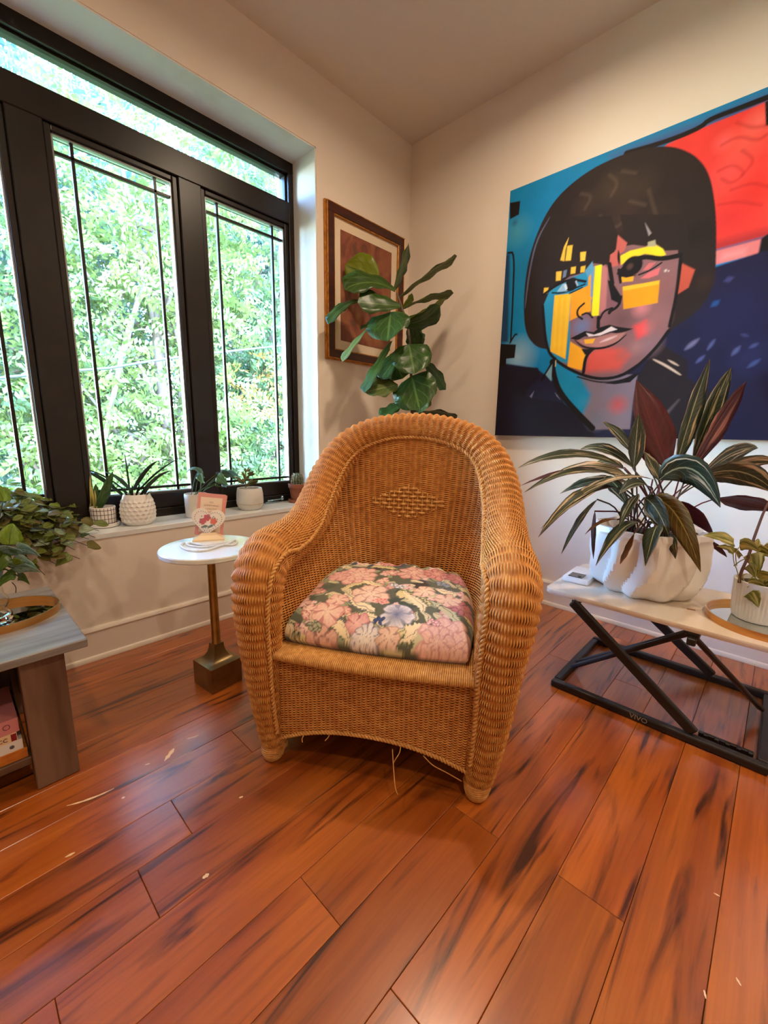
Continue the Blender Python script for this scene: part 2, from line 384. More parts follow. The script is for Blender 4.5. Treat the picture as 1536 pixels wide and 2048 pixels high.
downlight(-2.25, -.85, LAMP_W*.7, 'round recessed ceiling lamp over the grey coffee table')
downlight(-.80, -2.6, LAMP_W, 'round recessed ceiling lamp beyond the long white table')
downlight(-2.25, -2.6, LAMP_W, 'round recessed ceiling lamp at the far rear of the room')

# ------------------------------------------------------------------ wicker armchair (real weave)
mat('wicker', (214, 150, 76), .5, spec=.35, var=((182, 114, 48), (55, 55, 55), .35, .7, 5), bump=((300, 300, 300), .15))
mat('wicker_core', (74, 38, 14), .7, spec=.2)  # backing darkened: shade in the weave gaps put into its colour
mat('wicker_wrap', (216, 162, 94), .5, spec=.3, var=((184, 128, 64), (80, 80, 80), .35, .7))
CA = math.radians(-59.2); CO = np.array([-1.467, -1.168, 0.])
chair = empty('wicker_armchair', CO, CA)
tag(chair, 'tan woven wicker armchair with rolled arms and a diamond on its back', 'armchair')

def weave(name, P, N, kidx, width, amp, m, parent, ph=None):
    """P (strands, samples, 3), N normals, kidx (samples) stake coordinate; strands bob over and under the stakes"""
    P = np.asarray(P); N = np.asarray(N); ns, k, _ = P.shape
    Tn = np.gradient(P, axis=1); Tn /= np.linalg.norm(Tn, axis=2, keepdims=True)+1e-12
    Sd = np.cross(Tn, N); Sd /= np.linalg.norm(Sd, axis=2, keepdims=True)+1e-12
    j = np.arange(ns)[:, None]
    kk = np.broadcast_to(kidx, (ns, k)) if np.ndim(kidx) < 2 else kidx
    h = amp*np.cos(np.pi*kk+np.pi*j)
    w = np.broadcast_to(np.asarray(width, float), (ns, k))[..., None]
    c = P+N*h[..., None]
    th = w*.75
    off = [(-1., -.75), (-.62, .35), (0., .62), (.62, .35), (1., -.75)]
    V = np.stack([c+Sd*w*a+N*th*b for a, b in off], 2)      # ns,k,5,3
    q = len(off)
    idx = np.arange(ns*k*q).reshape(ns, k, q)
    Q = np.stack([idx[:, :-1, :-1], idx[:, 1:, :-1], idx[:, 1:, 1:], idx[:, :-1, 1:]], -1).reshape(-1, 4)
    return stuff(fast_mesh(name, V.reshape(-1, 3), Q, m, parent))
WK = MATS['wicker']; WC = MATS['wicker_core']
# --- the roll: one arch from foot to foot.  x, y, z, r
half = [(.272, .012, .035, .030), (.285, .012, .12, .037), (.296, .010, .24, .045), (.303, .008, .36, .053), (.307, .012, .455, .060), (.308, .034, .522, .064),
        (.308, .085, .555, .064), (.308, .16, .560, .062), (.308, .25, .566, .061), (.305, .34, .592, .061), (.300, .42, .650, .060), (.284, .485, .730, .058),
        (.250, .530, .803, .054), (.192, .560, .854, .051), (.105, .577, .886, .049), (0, .583, .896, .048)]
left = [(-x*.978, y, z, r) for x, y, z, r in half]; right = [(x+(.013*min(1, max(0, (z-.4)/.1)) if x > .15 else .006 if x > .05 else 0), y, z, r) for x, y, z, r in half]; path = np.array(left+right[::-1][1:])
BAND = .0225
L0 = spline(path, 400); Ltot = np.linalg.norm(np.diff(L0[:, :3], axis=0), axis=1).sum(); NB = int(round(Ltot/BAND)); SPB = 5
RP = spline(path, NB*SPB+1); rc = RP[:, :3]; rr = RP[:, 3]
T, E1, E2 = frames(rc)
NS = 116
ph = np.linspace(0, 2*np.pi, NS, endpoint=False)
Nrm = np.cos(ph)[:, None, None]*E1[None]+np.sin(ph)[:, None, None]*E2[None]
kidx = np.arange(len(rc))/SPB
bulge = .0018*np.cos(2*np.pi*(kidx))                         # the bands swell over each stake
PS = rc[None]+Nrm*(rr+bulge)[None, :, None]
# core
n = 20; a = np.linspace(0, 2*np.pi, n, endpoint=False); sub = slice(None, None, 3)
roll = MB(); roll.tube(rc[sub], rr[sub]-.0016, n); roll = roll.build('arm_roll', WC, chair, smooth='all')
weave('wicker_weave', PS, Nrm, kidx, (2*np.pi*rr/NS*.60)[None], .0023, WK, roll)

# --- inside shell: horizontal rows round a U
NEXP = lambda z: 3.2+2.6*max(0., min(1., (z-.42)/.3))
def U(z, n, w0, yb0):
    """plan U at height z, from front right (+x) round the back to front left; returns xy samples by arc length + normals toward the inside"""
    t = np.linspace(0, np.pi, 400); e = 2/NEXP(z)
    x = w0*np.sign(np.cos(t))*np.abs(np.cos(t))**e; y = yb0*np.abs(np.sin(t))**e
    L = np.r_[0, np.cumsum(np.hypot(np.diff(x), np.diff(y)))]; u = np.linspace(0, L[-1], n)
    X = np.interp(u, L, x); Y = np.interp(u, L, y)
    dx = np.gradient(X); dy = np.gradient(Y); l = np.hypot(dx, dy)
    return np.stack([X, Y], 1), np.stack([-dy/l, dx/l], 1), L[-1]
def roll_z(xy):
    k = rc[::4]; k = k[k[:, 2] > .53]; d = ((xy[:, None, :]-k[None, :, :2])**2).sum(-1); return k[d.argmin(1), 2], d.min(1)
def shell(name, z0, z1, dz, wfun, yfun, stake, spb, inward, lift):
    NSt = None; Ps = []; Ns = []; ks = []
    zs = np.arange(z0, z1, dz); xy, nn, L = U(zs[0], 100, wfun(zs[0]), yfun(zs[0])); NSt = int(round(L/stake)); n = NSt*spb+1
    rows = []
    for z in zs:
        xy, nn, L = U(z, n, wfun(z), yfun(z)); zl, _ = roll_z(xy)
        ok = z < zl+lift
        rows.append((np.c_[xy, np.full(n, z)], np.c_[nn*inward, np.zeros(n)], ok))
    return rows, np.arange(n)/spb
def rows_to_mesh(rows, kidx, width, amp, name, parent, bulge=.0008):
    V = []; Q = []; base = 0
    off = [(-1., -.75), (-.62, .35), (0., .62), (.62, .35), (1., -.75)]; q = 5
    for j, (P, N, ok) in enumerate(rows):
        idx = np.where(ok)[0]
        if len(idx) < 3: continue
        for seg in np.split(idx, np.where(np.diff(idx) > 1)[0]+1):
            if len(seg) < 4: continue
            p = P[seg]; nn = N[seg]; t = np.gradient(p, axis=0); t /= np.linalg.norm(t, axis=1)[:, None]+1e-12; s = np.cross(t, nn)
            h = amp*np.cos(np.pi*kidx[seg]+np.pi*j)+bulge*np.cos(2*np.pi*kidx[seg]); c = p+nn*h[:, None]
            v = np.stack([c+s*width*a+nn*width*.75*b for a, b in off], 1); k = len(seg)
            ii = base+np.arange(k*q).reshape(k, q)
            Q.append(np.stack([ii[:-1, :-1], ii[1:, :-1], ii[1:, 1:], ii[:-1, 1:]], -1).reshape(-1, 4)); V.append(v.reshape(-1, 3)); base += k*q
    return stuff(fast_mesh(name, np.vstack(V), np.vstack(Q), WK, parent))
def shell_core(name, wfun, yfun, z0, z1, off, parent, thick=.004):
    zs = np.linspace(z0, z1, 26); n = 70; G0 = []
    for z in zs:
        xy, nn, L = U(z, n, wfun(z), yfun(z)); zl, _ = roll_z(xy); zz = np.minimum(z, zl)
        G0.append(np.c_[xy+nn*off, zz])
    G0 = np.array(G0); idx = np.arange(len(zs)*n).reshape(len(zs), n)
    Q = np.stack([idx[:-1, :-1], idx[:-1, 1:], idx[1:, 1:], idx[1:, :-1]], -1).reshape(-1, 4)
    return fast_mesh(name, G0.reshape(-1, 3), Q, WC, parent)
wi = lambda z: .250+.055*max(0, min(1, (z-.36)/.3))
yi = lambda z: .470+.085*max(0, (z-.30)/.6)
rows, kx = shell('inside', .30, .890, .0034, wi, yi, .0165, 4, 1, .02)
ins = shell_core('backrest_shell', wi, yi, .30, .90, -.0009, chair)
rows_to_mesh(rows, kx, .0022, .0024, 'wicker_weave', ins, .0008)
wo_ = lambda z: .300+.055*max(0, min(1, (z-.05)/.5))
yo_ = lambda z: .545+.060*max(0, (z-.05)/.85)
rows, kx = shell('outside', .055, .885, .0040, wo_, yo_, .0185, 3, -1, .0)
outs = shell_core('outer_shell', wo_, yo_, .05, .90, .0009, chair)
rows_to_mesh(rows, kx, .0025, .0024, 'wicker_weave', outs)
# --- front apron with its arched lower edge
AX = .262; nst = int(2*AX/.0118); xs = np.linspace(-AX, AX, nst*4+1)
arch = lambda x: .062+.070*(1-(np.abs(x)/AX)**2.2)
yfr = lambda x: .004-.014*(1-(x/AX)**2)
rows = []
for z in np.arange(.062, .318, .0034):
    rows.append((np.c_[xs, yfr(xs), np.full(len(xs), z)], np.tile([0, -1., 0], (len(xs), 1)), z > arch(xs)))
zs = np.linspace(0, 1, 14); xg = np.linspace(-AX, AX, 40)
Gc = np.array([np.c_[xg, yfr(xg)+.0008, arch(xg)+(.322-arch(xg))*t] for t in zs]); idx = np.arange(14*40).reshape(14, 40)
Qc = np.stack([idx[:-1, :-1], idx[:-1, 1:], idx[1:, 1:], idx[1:, :-1]], -1).reshape(-1, 4)
apron = fast_mesh('front_apron', Gc.reshape(-1, 3), Qc, WC, chair)
rows_to_mesh(rows, np.arange(len(xs))/4, .0022, .0024, 'wicker_weave', apron)
# --- seat deck: close-wrapped front ledge and flat web behind
mb = MB(); N_ = 130
dk = MB(); xs2 = np.linspace(-.258, .258, 105)
prof = [(-.012, .309), (-.017, .314), (-.014, .3225), (.0, .327), (.05, .3275), (.16, .3275)]
for i, x in enumerate(xs2):      # one wrap after another across the ledge
    dk.tube([(x, y+yfr(np.array([x]))[0]-.004, z) for y, z in prof], .0027, 5, cap=False)
deck = MB().box((0, .26, .315), (.49, .42, .018)).build('seat_deck', WC, chair)
stuff(dk.build('wrapped_ledge', MATS['wicker_wrap'], deck, smooth='all'))
# --- braids: along the roll, the apron edges
def rope(P, r, pitch, name, parent, strands=2, m=MATS['wicker_wrap'], tr=None):
    P = np.asarray(P, float); Ln = np.linalg.norm(np.diff(P, axis=0), axis=1).sum(); n = max(20, int(Ln/pitch*6)); P = spline(P, n)
    T, A, B = frames(P); mb = MB(); u = np.linspace(0, Ln/pitch*2*np.pi, n)
    for s in range(strands):
        a = u+2*np.pi*s/strands; mb.tube(P+r*.55*(np.cos(a)[:, None]*A+np.sin(a)[:, None]*B), r*.62, 5)
    return mb.build(name, m, parent, smooth='all')
inward = np.stack([-rc[:, 0]/(.2+np.abs(rc[:, 0]))*1.25, np.full(len(rc), -.62), np.where(rc[:, 2] > .6, -.5*(rc[:, 2]-.6)/.3, 0)], 1)
inw = inward-T*(inward*T).sum(1)[:, None]; inw /= np.linalg.norm(inw, axis=1)[:, None]
sel = slice(12, len(rc)-12, 6)
rope((rc+inw*(rr+.0035)[:, None])[sel], .0058, .022, 'roll_braid', chair)
xb = np.linspace(-AX, AX, 30); rope(np.c_[xb, yfr(xb)-.003, arch(xb)], .0052, .018, 'apron_braid', apron)
rope(np.c_[xb, yfr(xb)-.006, np.full(30, .3065)], .0055, .018, 'apron_braid', apron)
for s in (-1, 1): rope([(s*.256, -.008, .07), (s*.256, -.010, .2), (s*.254, -.012, .32)], .004, .016, 'corner_braid', apron)
# --- diamond of flat open weave on the back
dm = MB(); yb_at = lambda z: yi(z)
DZ, DX = .641, .142
for i, z in enumerate(np.arange(-.048, .0481, .0137)):
    hw = DX*(1-abs(z)/.062)
    if hw < .01: hw = .014
    nseg = max(3, int(2*hw/.0165/2)*2+1); xx = np.linspace(-hw, hw, nseg*6+1)
    e = 2/3.2
    yy = yi(DZ+z)*(1-np.abs(xx/wi(DZ+z))**NEXP(DZ+z))**(1/NEXP(DZ+z))
    hgt = .0046*np.cos(np.pi*(xx/.0165+i)); cz = np.full(len(xx), DZ+z)
    # flat splint 10 mm tall
    P = np.c_[xx, yy-.0050-hgt, cz]
    for dzz in (-.0047,):
        A = P+np.array([0, .0006, -.0048]); B = P+np.array([0, -.0006, 0]); Cc = P+np.array([0, .0006, .0048]); D = P+np.array([0, .0026, 0]); k = len(P)
        V = np.vstack([A, B, Cc, D]); F = []
        for j in range(k-1):
            for s in range(4): F.append((s*k+j, s*k+j+1, ((s+1) % 4)*k+j+1, ((s+1) % 4)*k+j))
        dm.add(V, F)
for i, x in enumerate(np.arange(-.115, .1151, .0165)):
    hh = .062*(1-abs(x)/(DX+.008)); zz = np.linspace(DZ-hh, DZ+hh, 8)
    if hh < .008: continue
    dm.tube(np.c_[np.full(8, x), [yi(z)*(1-abs(x/wi(z))**NEXP(z))**(1/NEXP(z))-.0045 for z in zz], zz], .0022, 5)
dm.build('woven_diamond', MATS['wicker_wrap'], chair, smooth='all')
# --- feet wound with cane
def foot(x, y, tilt):
    k = 9*16; u = np.linspace(0, 1, k); zz = .004+.046*u; r = .0315*np.sqrt(np.clip(1-((u-.55)/.75)**2, 0, 1))*.92; a = u*9*2*np.pi
    f = MB(); f.lathe([(.014, .0), (.024, .006), (.029, .022), (.028, .04), (.022, .052), (.012, .056)], 16, c=(x, y, 0), capt=True)
    f.tube(np.c_[x+r*np.cos(a), y+r*np.sin(a), zz], .0034, 5)
    return f.build('foot', MATS['wicker_wrap'], chair, smooth='all')
for (x, y) in ((-.272, .010), (.272, .010), (-.235, .50), (.235, .50)): foot(x, y, 0)
# loose ends under the apron
for P in ([(.085, -.012, .128), (.083, -.02, .11), (.075, -.03, .098), (.071, -.03, .088)], [(.064, -.015, .112), (.075, -.05, .085), (.083, -.07, .06), (.09, -.075, .045)],
          [(.14, -.01, .105), (.165, -.02, .092), (.2, -.02, .078), (.235, -.015, .058)], [(-.10, -.01, .128), (-.102, -.015, .115), (-.11, -.02, .105)], [(-.17, -.01, .105), (-.175, -.015, .095), (-.172, -.02, .088)]):
    MB().tube(spline(P, 14), .0013, 5).build('loose_strand', MATS['wicker_wrap'], apron, smooth='all')

# ------------------------------------------------------------------ painting tools (colour attribute on a fine grid)
class Canvas:
    def __init__(s, X, Y, base):
        s.X = X.ravel(); s.Y = Y.ravel(); s.C = np.tile(np.array(lin(base)), (len(s.X), 1)); s.rs = np.random.RandomState(3)
    def blend(s, m, col):
        col = np.array(lin(col)) if len(np.shape(col)) == 1 else col
        s.C += m[:, None]*(col-s.C)
    def sd(s, poly):
        P = np.asarray(poly, float); x, y = s.X, s.Y; d = np.full(len(x), 1e9); ins = np.zeros(len(x), bool)
        for (x1, y1), (x2, y2) in zip(P, np.roll(P, -1, 0)):
            ex, ey = x2-x1, y2-y1; t = np.clip(((x-x1)*ex+(y-y1)*ey)/(ex*ex+ey*ey+1e-15), 0, 1)
            d = np.minimum(d, (x-x1-t*ex)**2+(y-y1-t*ey)**2)
            c = ((y1 > y) != (y2 > y)) & (x < (x2-x1)*(y-y1)/(y2-y1+1e-15)+x1); ins ^= c
        d = np.sqrt(d); return np.where(ins, -d, d)
    def poly(s, poly, col, soft=.002, alpha=1.): s.blend(alpha*np.clip(.5-s.sd(poly)/soft, 0, 1), col)
    def line(s, pts, w, col, soft=.002, taper=False, alpha=1.):
        P = np.asarray(pts, float); x, y = s.X, s.Y; best = np.full(len(x), 1e9); k = len(P)-1
        for i in range(k):
            (x1, y1), (x2, y2) = P[i], P[i+1]; ex, ey = x2-x1, y2-y1; t = np.clip(((x-x1)*ex+(y-y1)*ey)/(ex*ex+ey*ey+1e-15), 0, 1)
            ww = w*(1-.85*np.abs(2*(i+t)/k-1)**2) if taper else w
            best = np.minimum(best, np.hypot(x-x1-t*ex, y-y1-t*ey)-ww/2)
        s.blend(alpha*np.clip(.5-best/soft, 0, 1), col)
    def blob(s, c, r, col, soft=.5, alpha=1., sx=1., sy=1., rot=0.):
        dx, dy = s.X-c[0], s.Y-c[1]; ca, sa = math.cos(rot), math.sin(rot)
        d = np.hypot((dx*ca+dy*sa)/sx, (-dx*sa+dy*ca)/sy)/r
        s.blend(alpha*np.clip((1-d)/soft, 0, 1), col)
    def petals(s, c, r, n, inner, outer, edge, depth=.25, rot=0., sx=1., sy=1., rings=1):
        for k in range(rings, 0, -1):
            R = r*k/rings; dx, dy = (s.X-c[0])/sx, (s.Y-c[1])/sy; a = np.arctan2(dy, dx)+rot+k*.9; d = np.hypot(dx, dy)
            lobe = np.abs(np.cos(a*n/2)); rad = R*(1-depth+depth*lobe**.6); q = d/rad
            m = np.clip((1-q)/.07, 0, 1)
            s.blend(m, tuple(.62*a+.38*b for a, b in zip(edge, outer)))
            m2 = np.clip((.93-q)/.06, 0, 1)*np.clip((lobe-.13)/.12+(.30-q)*3, 0, 1)
            t = np.clip(q, 0, 1)[:, None]**1.3; f = .92+.06*np.sin(a*n*4)[:, None]+.06*np.sin(s.X*420+3*np.sin(s.Y*300))[:, None]*np.sin(s.Y*380)[:, None]
            col = (np.array(lin(inner))*(1-t)+np.array(lin(outer))*t)*f
            s.C += m2[:, None]*(col-s.C)
    def leaf(s, b, t, w, col, dark, vein=True, serr=0.):
        b = np.array(b); t = np.array(t); d = t-b; L = np.linalg.norm(d); d = d/L; n = np.array([-d[1], d[0]])
        u = ((s.X-b[0])*d[0]+(s.Y-b[1])*d[1])/L; v = ((s.X-b[0])*n[0]+(s.Y-b[1])*n[1]); v = v-.10*L*np.sin(np.pi*np.clip(u, 0, 1))
        pr = w/2*np.clip(np.sin(np.pi*np.clip(u, 0, 1)**.8), 0, 1)**.8; pr = pr*(1-serr*np.abs(np.sin(u*26)))
        ok = (u > 0) & (u < 1); m = np.where(ok, np.clip((pr-np.abs(v))/.0022, 0, 1), 0)
        s.blend(m, col)
        sh = np.where(ok & (v > 0), np.clip((v/(pr+1e-6)-.25-.3*np.abs(np.sin(u*40)))/.3, 0, 1), 0)*m; s.blend(sh, dark)
        if vein: s.blend(np.where(ok, np.clip((.0012-np.abs(v))/.0009, 0, 1), 0)*m, dark)

# ------------------------------------------------------------------ seat cushion, floral tapestry
attr_mat('floral_tapestry', rough=.85, spec=.15, var=.10, vscale=(420, 420, 420), sheen=.2, bump=((700, 700, 700), .25))
def cushion():
    NX, NY = 250, 230; gx = np.linspace(-1, 1, NX); gy = np.linspace(-1, 1, NY); GX, GY = np.meshgrid(gx, gy)
    hx, hy, cy = .252, .222, .245
    # square -> rounded square mapping: corners pulled in, back corners rounder
    def squash(X, Y):
        k = np.where(Y > 0, .30, .07)*(X*X)*(Y*Y)
        return X*(1-k*.75), Y*(1-k*.9)
    SX, SY = squash(GX, GY); x = SX*hx-.004; y = cy+SY*hy
    ed = np.minimum((1-np.abs(GX))/.17, np.where(GY < 0, (1+GY)/.42, (1-GY)/.17)); edge = np.clip(ed, 0, 1); rise = np.sqrt(np.clip(1-(1-edge)**2, 0, 1))
    dome = (1-GX**2)*(1-GY**2)
    z = .345+.062*rise+.026*dome**.7+.028*np.clip((GY+.2)/1.2, 0, 1)*rise+.002*np.sin(x*60+y*30)*dome
    # lumpy back edge
    z = z+np.where(GY > .72, .006*np.sin(x*70)+.004*np.sin(x*151+1), 0)*np.clip((GY-.72)/.2, 0, 1)
    # cloth coordinates: across, and along the surface from front to back
    mid = NX//2; arc = np.r_[0, np.cumsum(np.hypot(np.diff(y[:, mid]), np.diff(z[:, mid])))]
    CX = GX*.262; CY = np.repeat(arc[:, None], NX, 1)
    cv = Canvas(CX, CY, (92, 96, 82))
    ex = np.array([math.cos(CA), math.sin(CA), 0]); ey = np.array([-math.sin(CA), math.cos(CA), 0])
    W3 = CO+x.reshape(-1, 1)*ex+y.reshape(-1, 1)*ey+z.reshape(-1, 1)*np.array([0, 0, 1.])
    vv = (W3-CAM)@CR; PX = np.stack([IMC[0]-FPX*vv[:, 0]/vv[:, 2], IMC[1]+FPX*vv[:, 1]/vv[:, 2]], 1)
    def q(cx, cy_):      # spot read off the photograph -> cloth coordinates
        i = ((PX-np.array([440+cx*.4297, 1100+cy_*.4297]))**2).sum(1).argmin(); return (cv.X[i], cv.Y[i])
    cv.X = cv.X+.0035*np.sin(cv.Y*95+1.3*np.sin(cv.X*70))+.0016*np.sin(cv.Y*260+cv.X*90); cv.Y = cv.Y+.0035*np.sin(cv.X*88+1.1*np.sin(cv.Y*60))+.0016*np.sin(cv.X*240+cv.Y*120)   # hand-woven wobble
    NAVY, GRN, CRM, SAGE, PNK, ROSE, PEACH = (62, 68, 94), (58, 72, 62), (230, 214, 180), (196, 192, 154), (226, 178, 170), (196, 122, 122), (236, 208, 190)
    for _ in range(50):  # mottled ground
        cv.blob((cv.rs.uniform(-.26, .26), cv.rs.uniform(0, .52)), cv.rs.uniform(.015, .04), [NAVY, GRN, (74, 84, 70), (60, 46, 48)][cv.rs.randint(4)], soft=.4, alpha=.8)
    for _ in range(200):  # filler leaves and small blossoms
        c = np.array((cv.rs.uniform(-.26, .26), cv.rs.uniform(0, .52))); a = cv.rs.uniform(0, 6.28); l = cv.rs.uniform(.035, .07)
        cv.leaf(c, c+l*np.array([math.cos(a), math.sin(a)]), l*.42, [CRM, SAGE, (204, 194, 160), (150, 158, 128)][cv.rs.randint(4)], [(96, 108, 78), GRN, (70, 84, 84)][cv.rs.randint(3)])
    for _ in range(46):
        c = (cv.rs.uniform(-.26, .26), cv.rs.uniform(0, .52)); cv.petals(c, cv.rs.uniform(.012, .026), cv.rs.randint(4, 7), PEACH, [PNK, ROSE, (214, 188, 190)][cv.rs.randint(3)], (140, 70, 72), rot=cv.rs.uniform(0, 6))
    LF = [((560, 180), (700, 150), 60), ((520, 330), (600, 440), 60), ((590, 300), (740, 340), 60), ((720, 290), (600, 200), 50), ((830, 190), (980, 260), 110), ((860, 190), (960, 300), 70),
          ((950, 350), (800, 400), 90), ((960, 380), (900, 500), 85), ((860, 360), (760, 420), 60), ((1030, 260), (1110, 370), 70), ((290, 340), (330, 430), 70), ((480, 150), (420, 200), 60), ((700, 80), (830, 90), 45),
          ((1150, 330), (1180, 400), 60), ((1110, 180), (1180, 240), 45), ((760, 500), (860, 520), 50), ((400, 400), (340, 440), 50), ((1000, 180), (1090, 200), 60), ((960, 200), (1060, 230), 60), ((560, 240), (500, 200), 55), ((640, 140), (760, 170), 50)]
    for b, t, w in LF:
        B, Tq = np.array(q(*b)), np.array(q(*t)); cv.leaf(B, Tq, w*.00075, [CRM, SAGE, (214, 200, 150)][cv.rs.randint(3)], [(66, 84, 62), (84, 96, 66), NAVY][cv.rs.randint(3)], serr=.25)
    FLW = [((640, 115), .052, 9, PEACH, PNK, (169, 106, 106), 3), ((560, 120), .030, 6, PNK, (216, 164, 156), (163, 104, 104), 2), ((700, 205), .046, 6, (242, 216, 197), (232, 198, 184), (146, 101, 94), 2), ((900, 105), .042, 8, PEACH, (209, 154, 150), (153, 94, 97), 2),
           ((1010, 110), .038, 8, PNK, ROSE, (125, 73, 80), 2), ((1110, 135), .036, 8, (214, 155, 152), (178, 108, 112), (115, 66, 72), 2), ((395, 285), .044, 8, (234, 200, 170), (209, 153, 135), (142, 86, 77), 2), ((500, 285), .036, 5, PEACH, PNK, (162, 100, 98), 1),
           ((545, 230), .026, 5, PEACH, PNK, (162, 100, 98), 1), ((640, 345), .026, 4, (234, 191, 184), (208, 145, 144), (143, 84, 87), 1), ((675, 420), .034, 13, (245, 236, 227), (215, 207, 215), (93, 93, 113), 1), ((820, 300), .036, 5, (108, 114, 148), (238, 230, 226), (82, 87, 115), 1),
           ((1070, 455), .070, 9, (240, 208, 193), (228, 185, 173), (181, 129, 123), 4), ((1010, 430), .036, 7, (236, 202, 187), (225, 179, 167), (174, 121, 115), 2), ((1110, 265), .034, 9, (207, 145, 142), (175, 102, 105), (114, 62, 68), 2), ((470, 440), .040, 5, (232, 193, 174), (218, 172, 158), (117, 82, 77), 2), ((780, 410), .026, 6, PEACH, (222, 187, 168), (137, 100, 89), 1),
           ((1060, 235), .030, 6, (238, 210, 188), (228, 191, 169), (155, 110, 96), 1), ((360, 250), .026, 6, PEACH, PNK, (153, 97, 92), 1), ((800, 55), .03, 7, PNK, ROSE, (116, 72, 76), 1), ((950, 190), .026, 6, (239, 214, 188), (228, 191, 169), (146, 106, 94), 1)]
    for c, r, n, i, o, e, rg in FLW: cv.petals(q(*c), r*1.38, n, i, o, e, rings=rg, rot=cv.rs.uniform(0, 3))
    def cluster(c, n, R, r, col, edge):
        cx, cy_ = q(*c)
        for _ in range(n):
            a = cv.rs.uniform(0, 6.28); d = R*math.sqrt(cv.rs.uniform()); p = (cx+d*math.cos(a), cy_+d*.7*math.sin(a)); cv.blob(p, r*1.25, edge, soft=.2); cv.blob(p, r, col, soft=.3)
    cluster((745, 235), 16, .020, .005, (206, 116, 116), (240, 196, 180)); cluster((820, 165), 16, .022, .006, (224, 222, 220), (80, 84, 120)); cluster((1035, 160), 14, .022, .007, (150, 160, 170), (66, 72, 104))
    cluster((440, 350), 14, .024, .007, (168, 168, 140), (70, 78, 70)); cluster((985, 335), 10, .018, .005, (230, 190, 190), (150, 80, 100)); cluster((740, 330), 8, .016, .005, (66, 82, 130), (52, 56, 84))
    # underside closes the shape
    V = np.stack([x, y, z], -1).reshape(-1, 3); idx = np.arange(NX*NY).reshape(NY, NX)
    Qd = np.stack([idx[:-1, :-1], idx[:-1, 1:], idx[1:, 1:], idx[1:, :-1]], -1).reshape(-1, 4)
    ring = np.r_[idx[0, :], idx[1:, -1], idx[-1, -2::-1], idx[-2:0:-1, 0]]; k = len(ring); Vb = V[ring].copy(); Vb[:, 2] = .329; Vb[:, :2] = (Vb[:, :2]-[0, cy])*.965+[0, cy]
    nb = len(V); Qs = np.stack([ring, nb+np.arange(k), nb+(np.arange(k)+1) % k, np.roll(ring, -1)], 1)
    V = np.vstack([V, Vb]); col = np.vstack([cv.C, np.tile(np.array(lin((70, 62, 58))), (k, 1))])
    o = fast_mesh('seat_cushion', V, np.vstack([Qd, Qs]), MATS['floral_tapestry'])
    bmf = o.data; at_ = bmf.attributes.new('paint', 'FLOAT_COLOR', 'POINT'); at_.data.foreach_set('color', np.c_[np.clip(col*1.18, 0, .95), np.ones(len(col))].astype(np.float32).ravel())
    # close the bottom
    o.location = CO; o.rotation_euler = (0, 0, CA)
    tag(o, 'thick seat cushion in pink and green floral tapestry on the wicker armchair', 'cushion')
    return o
cushion()

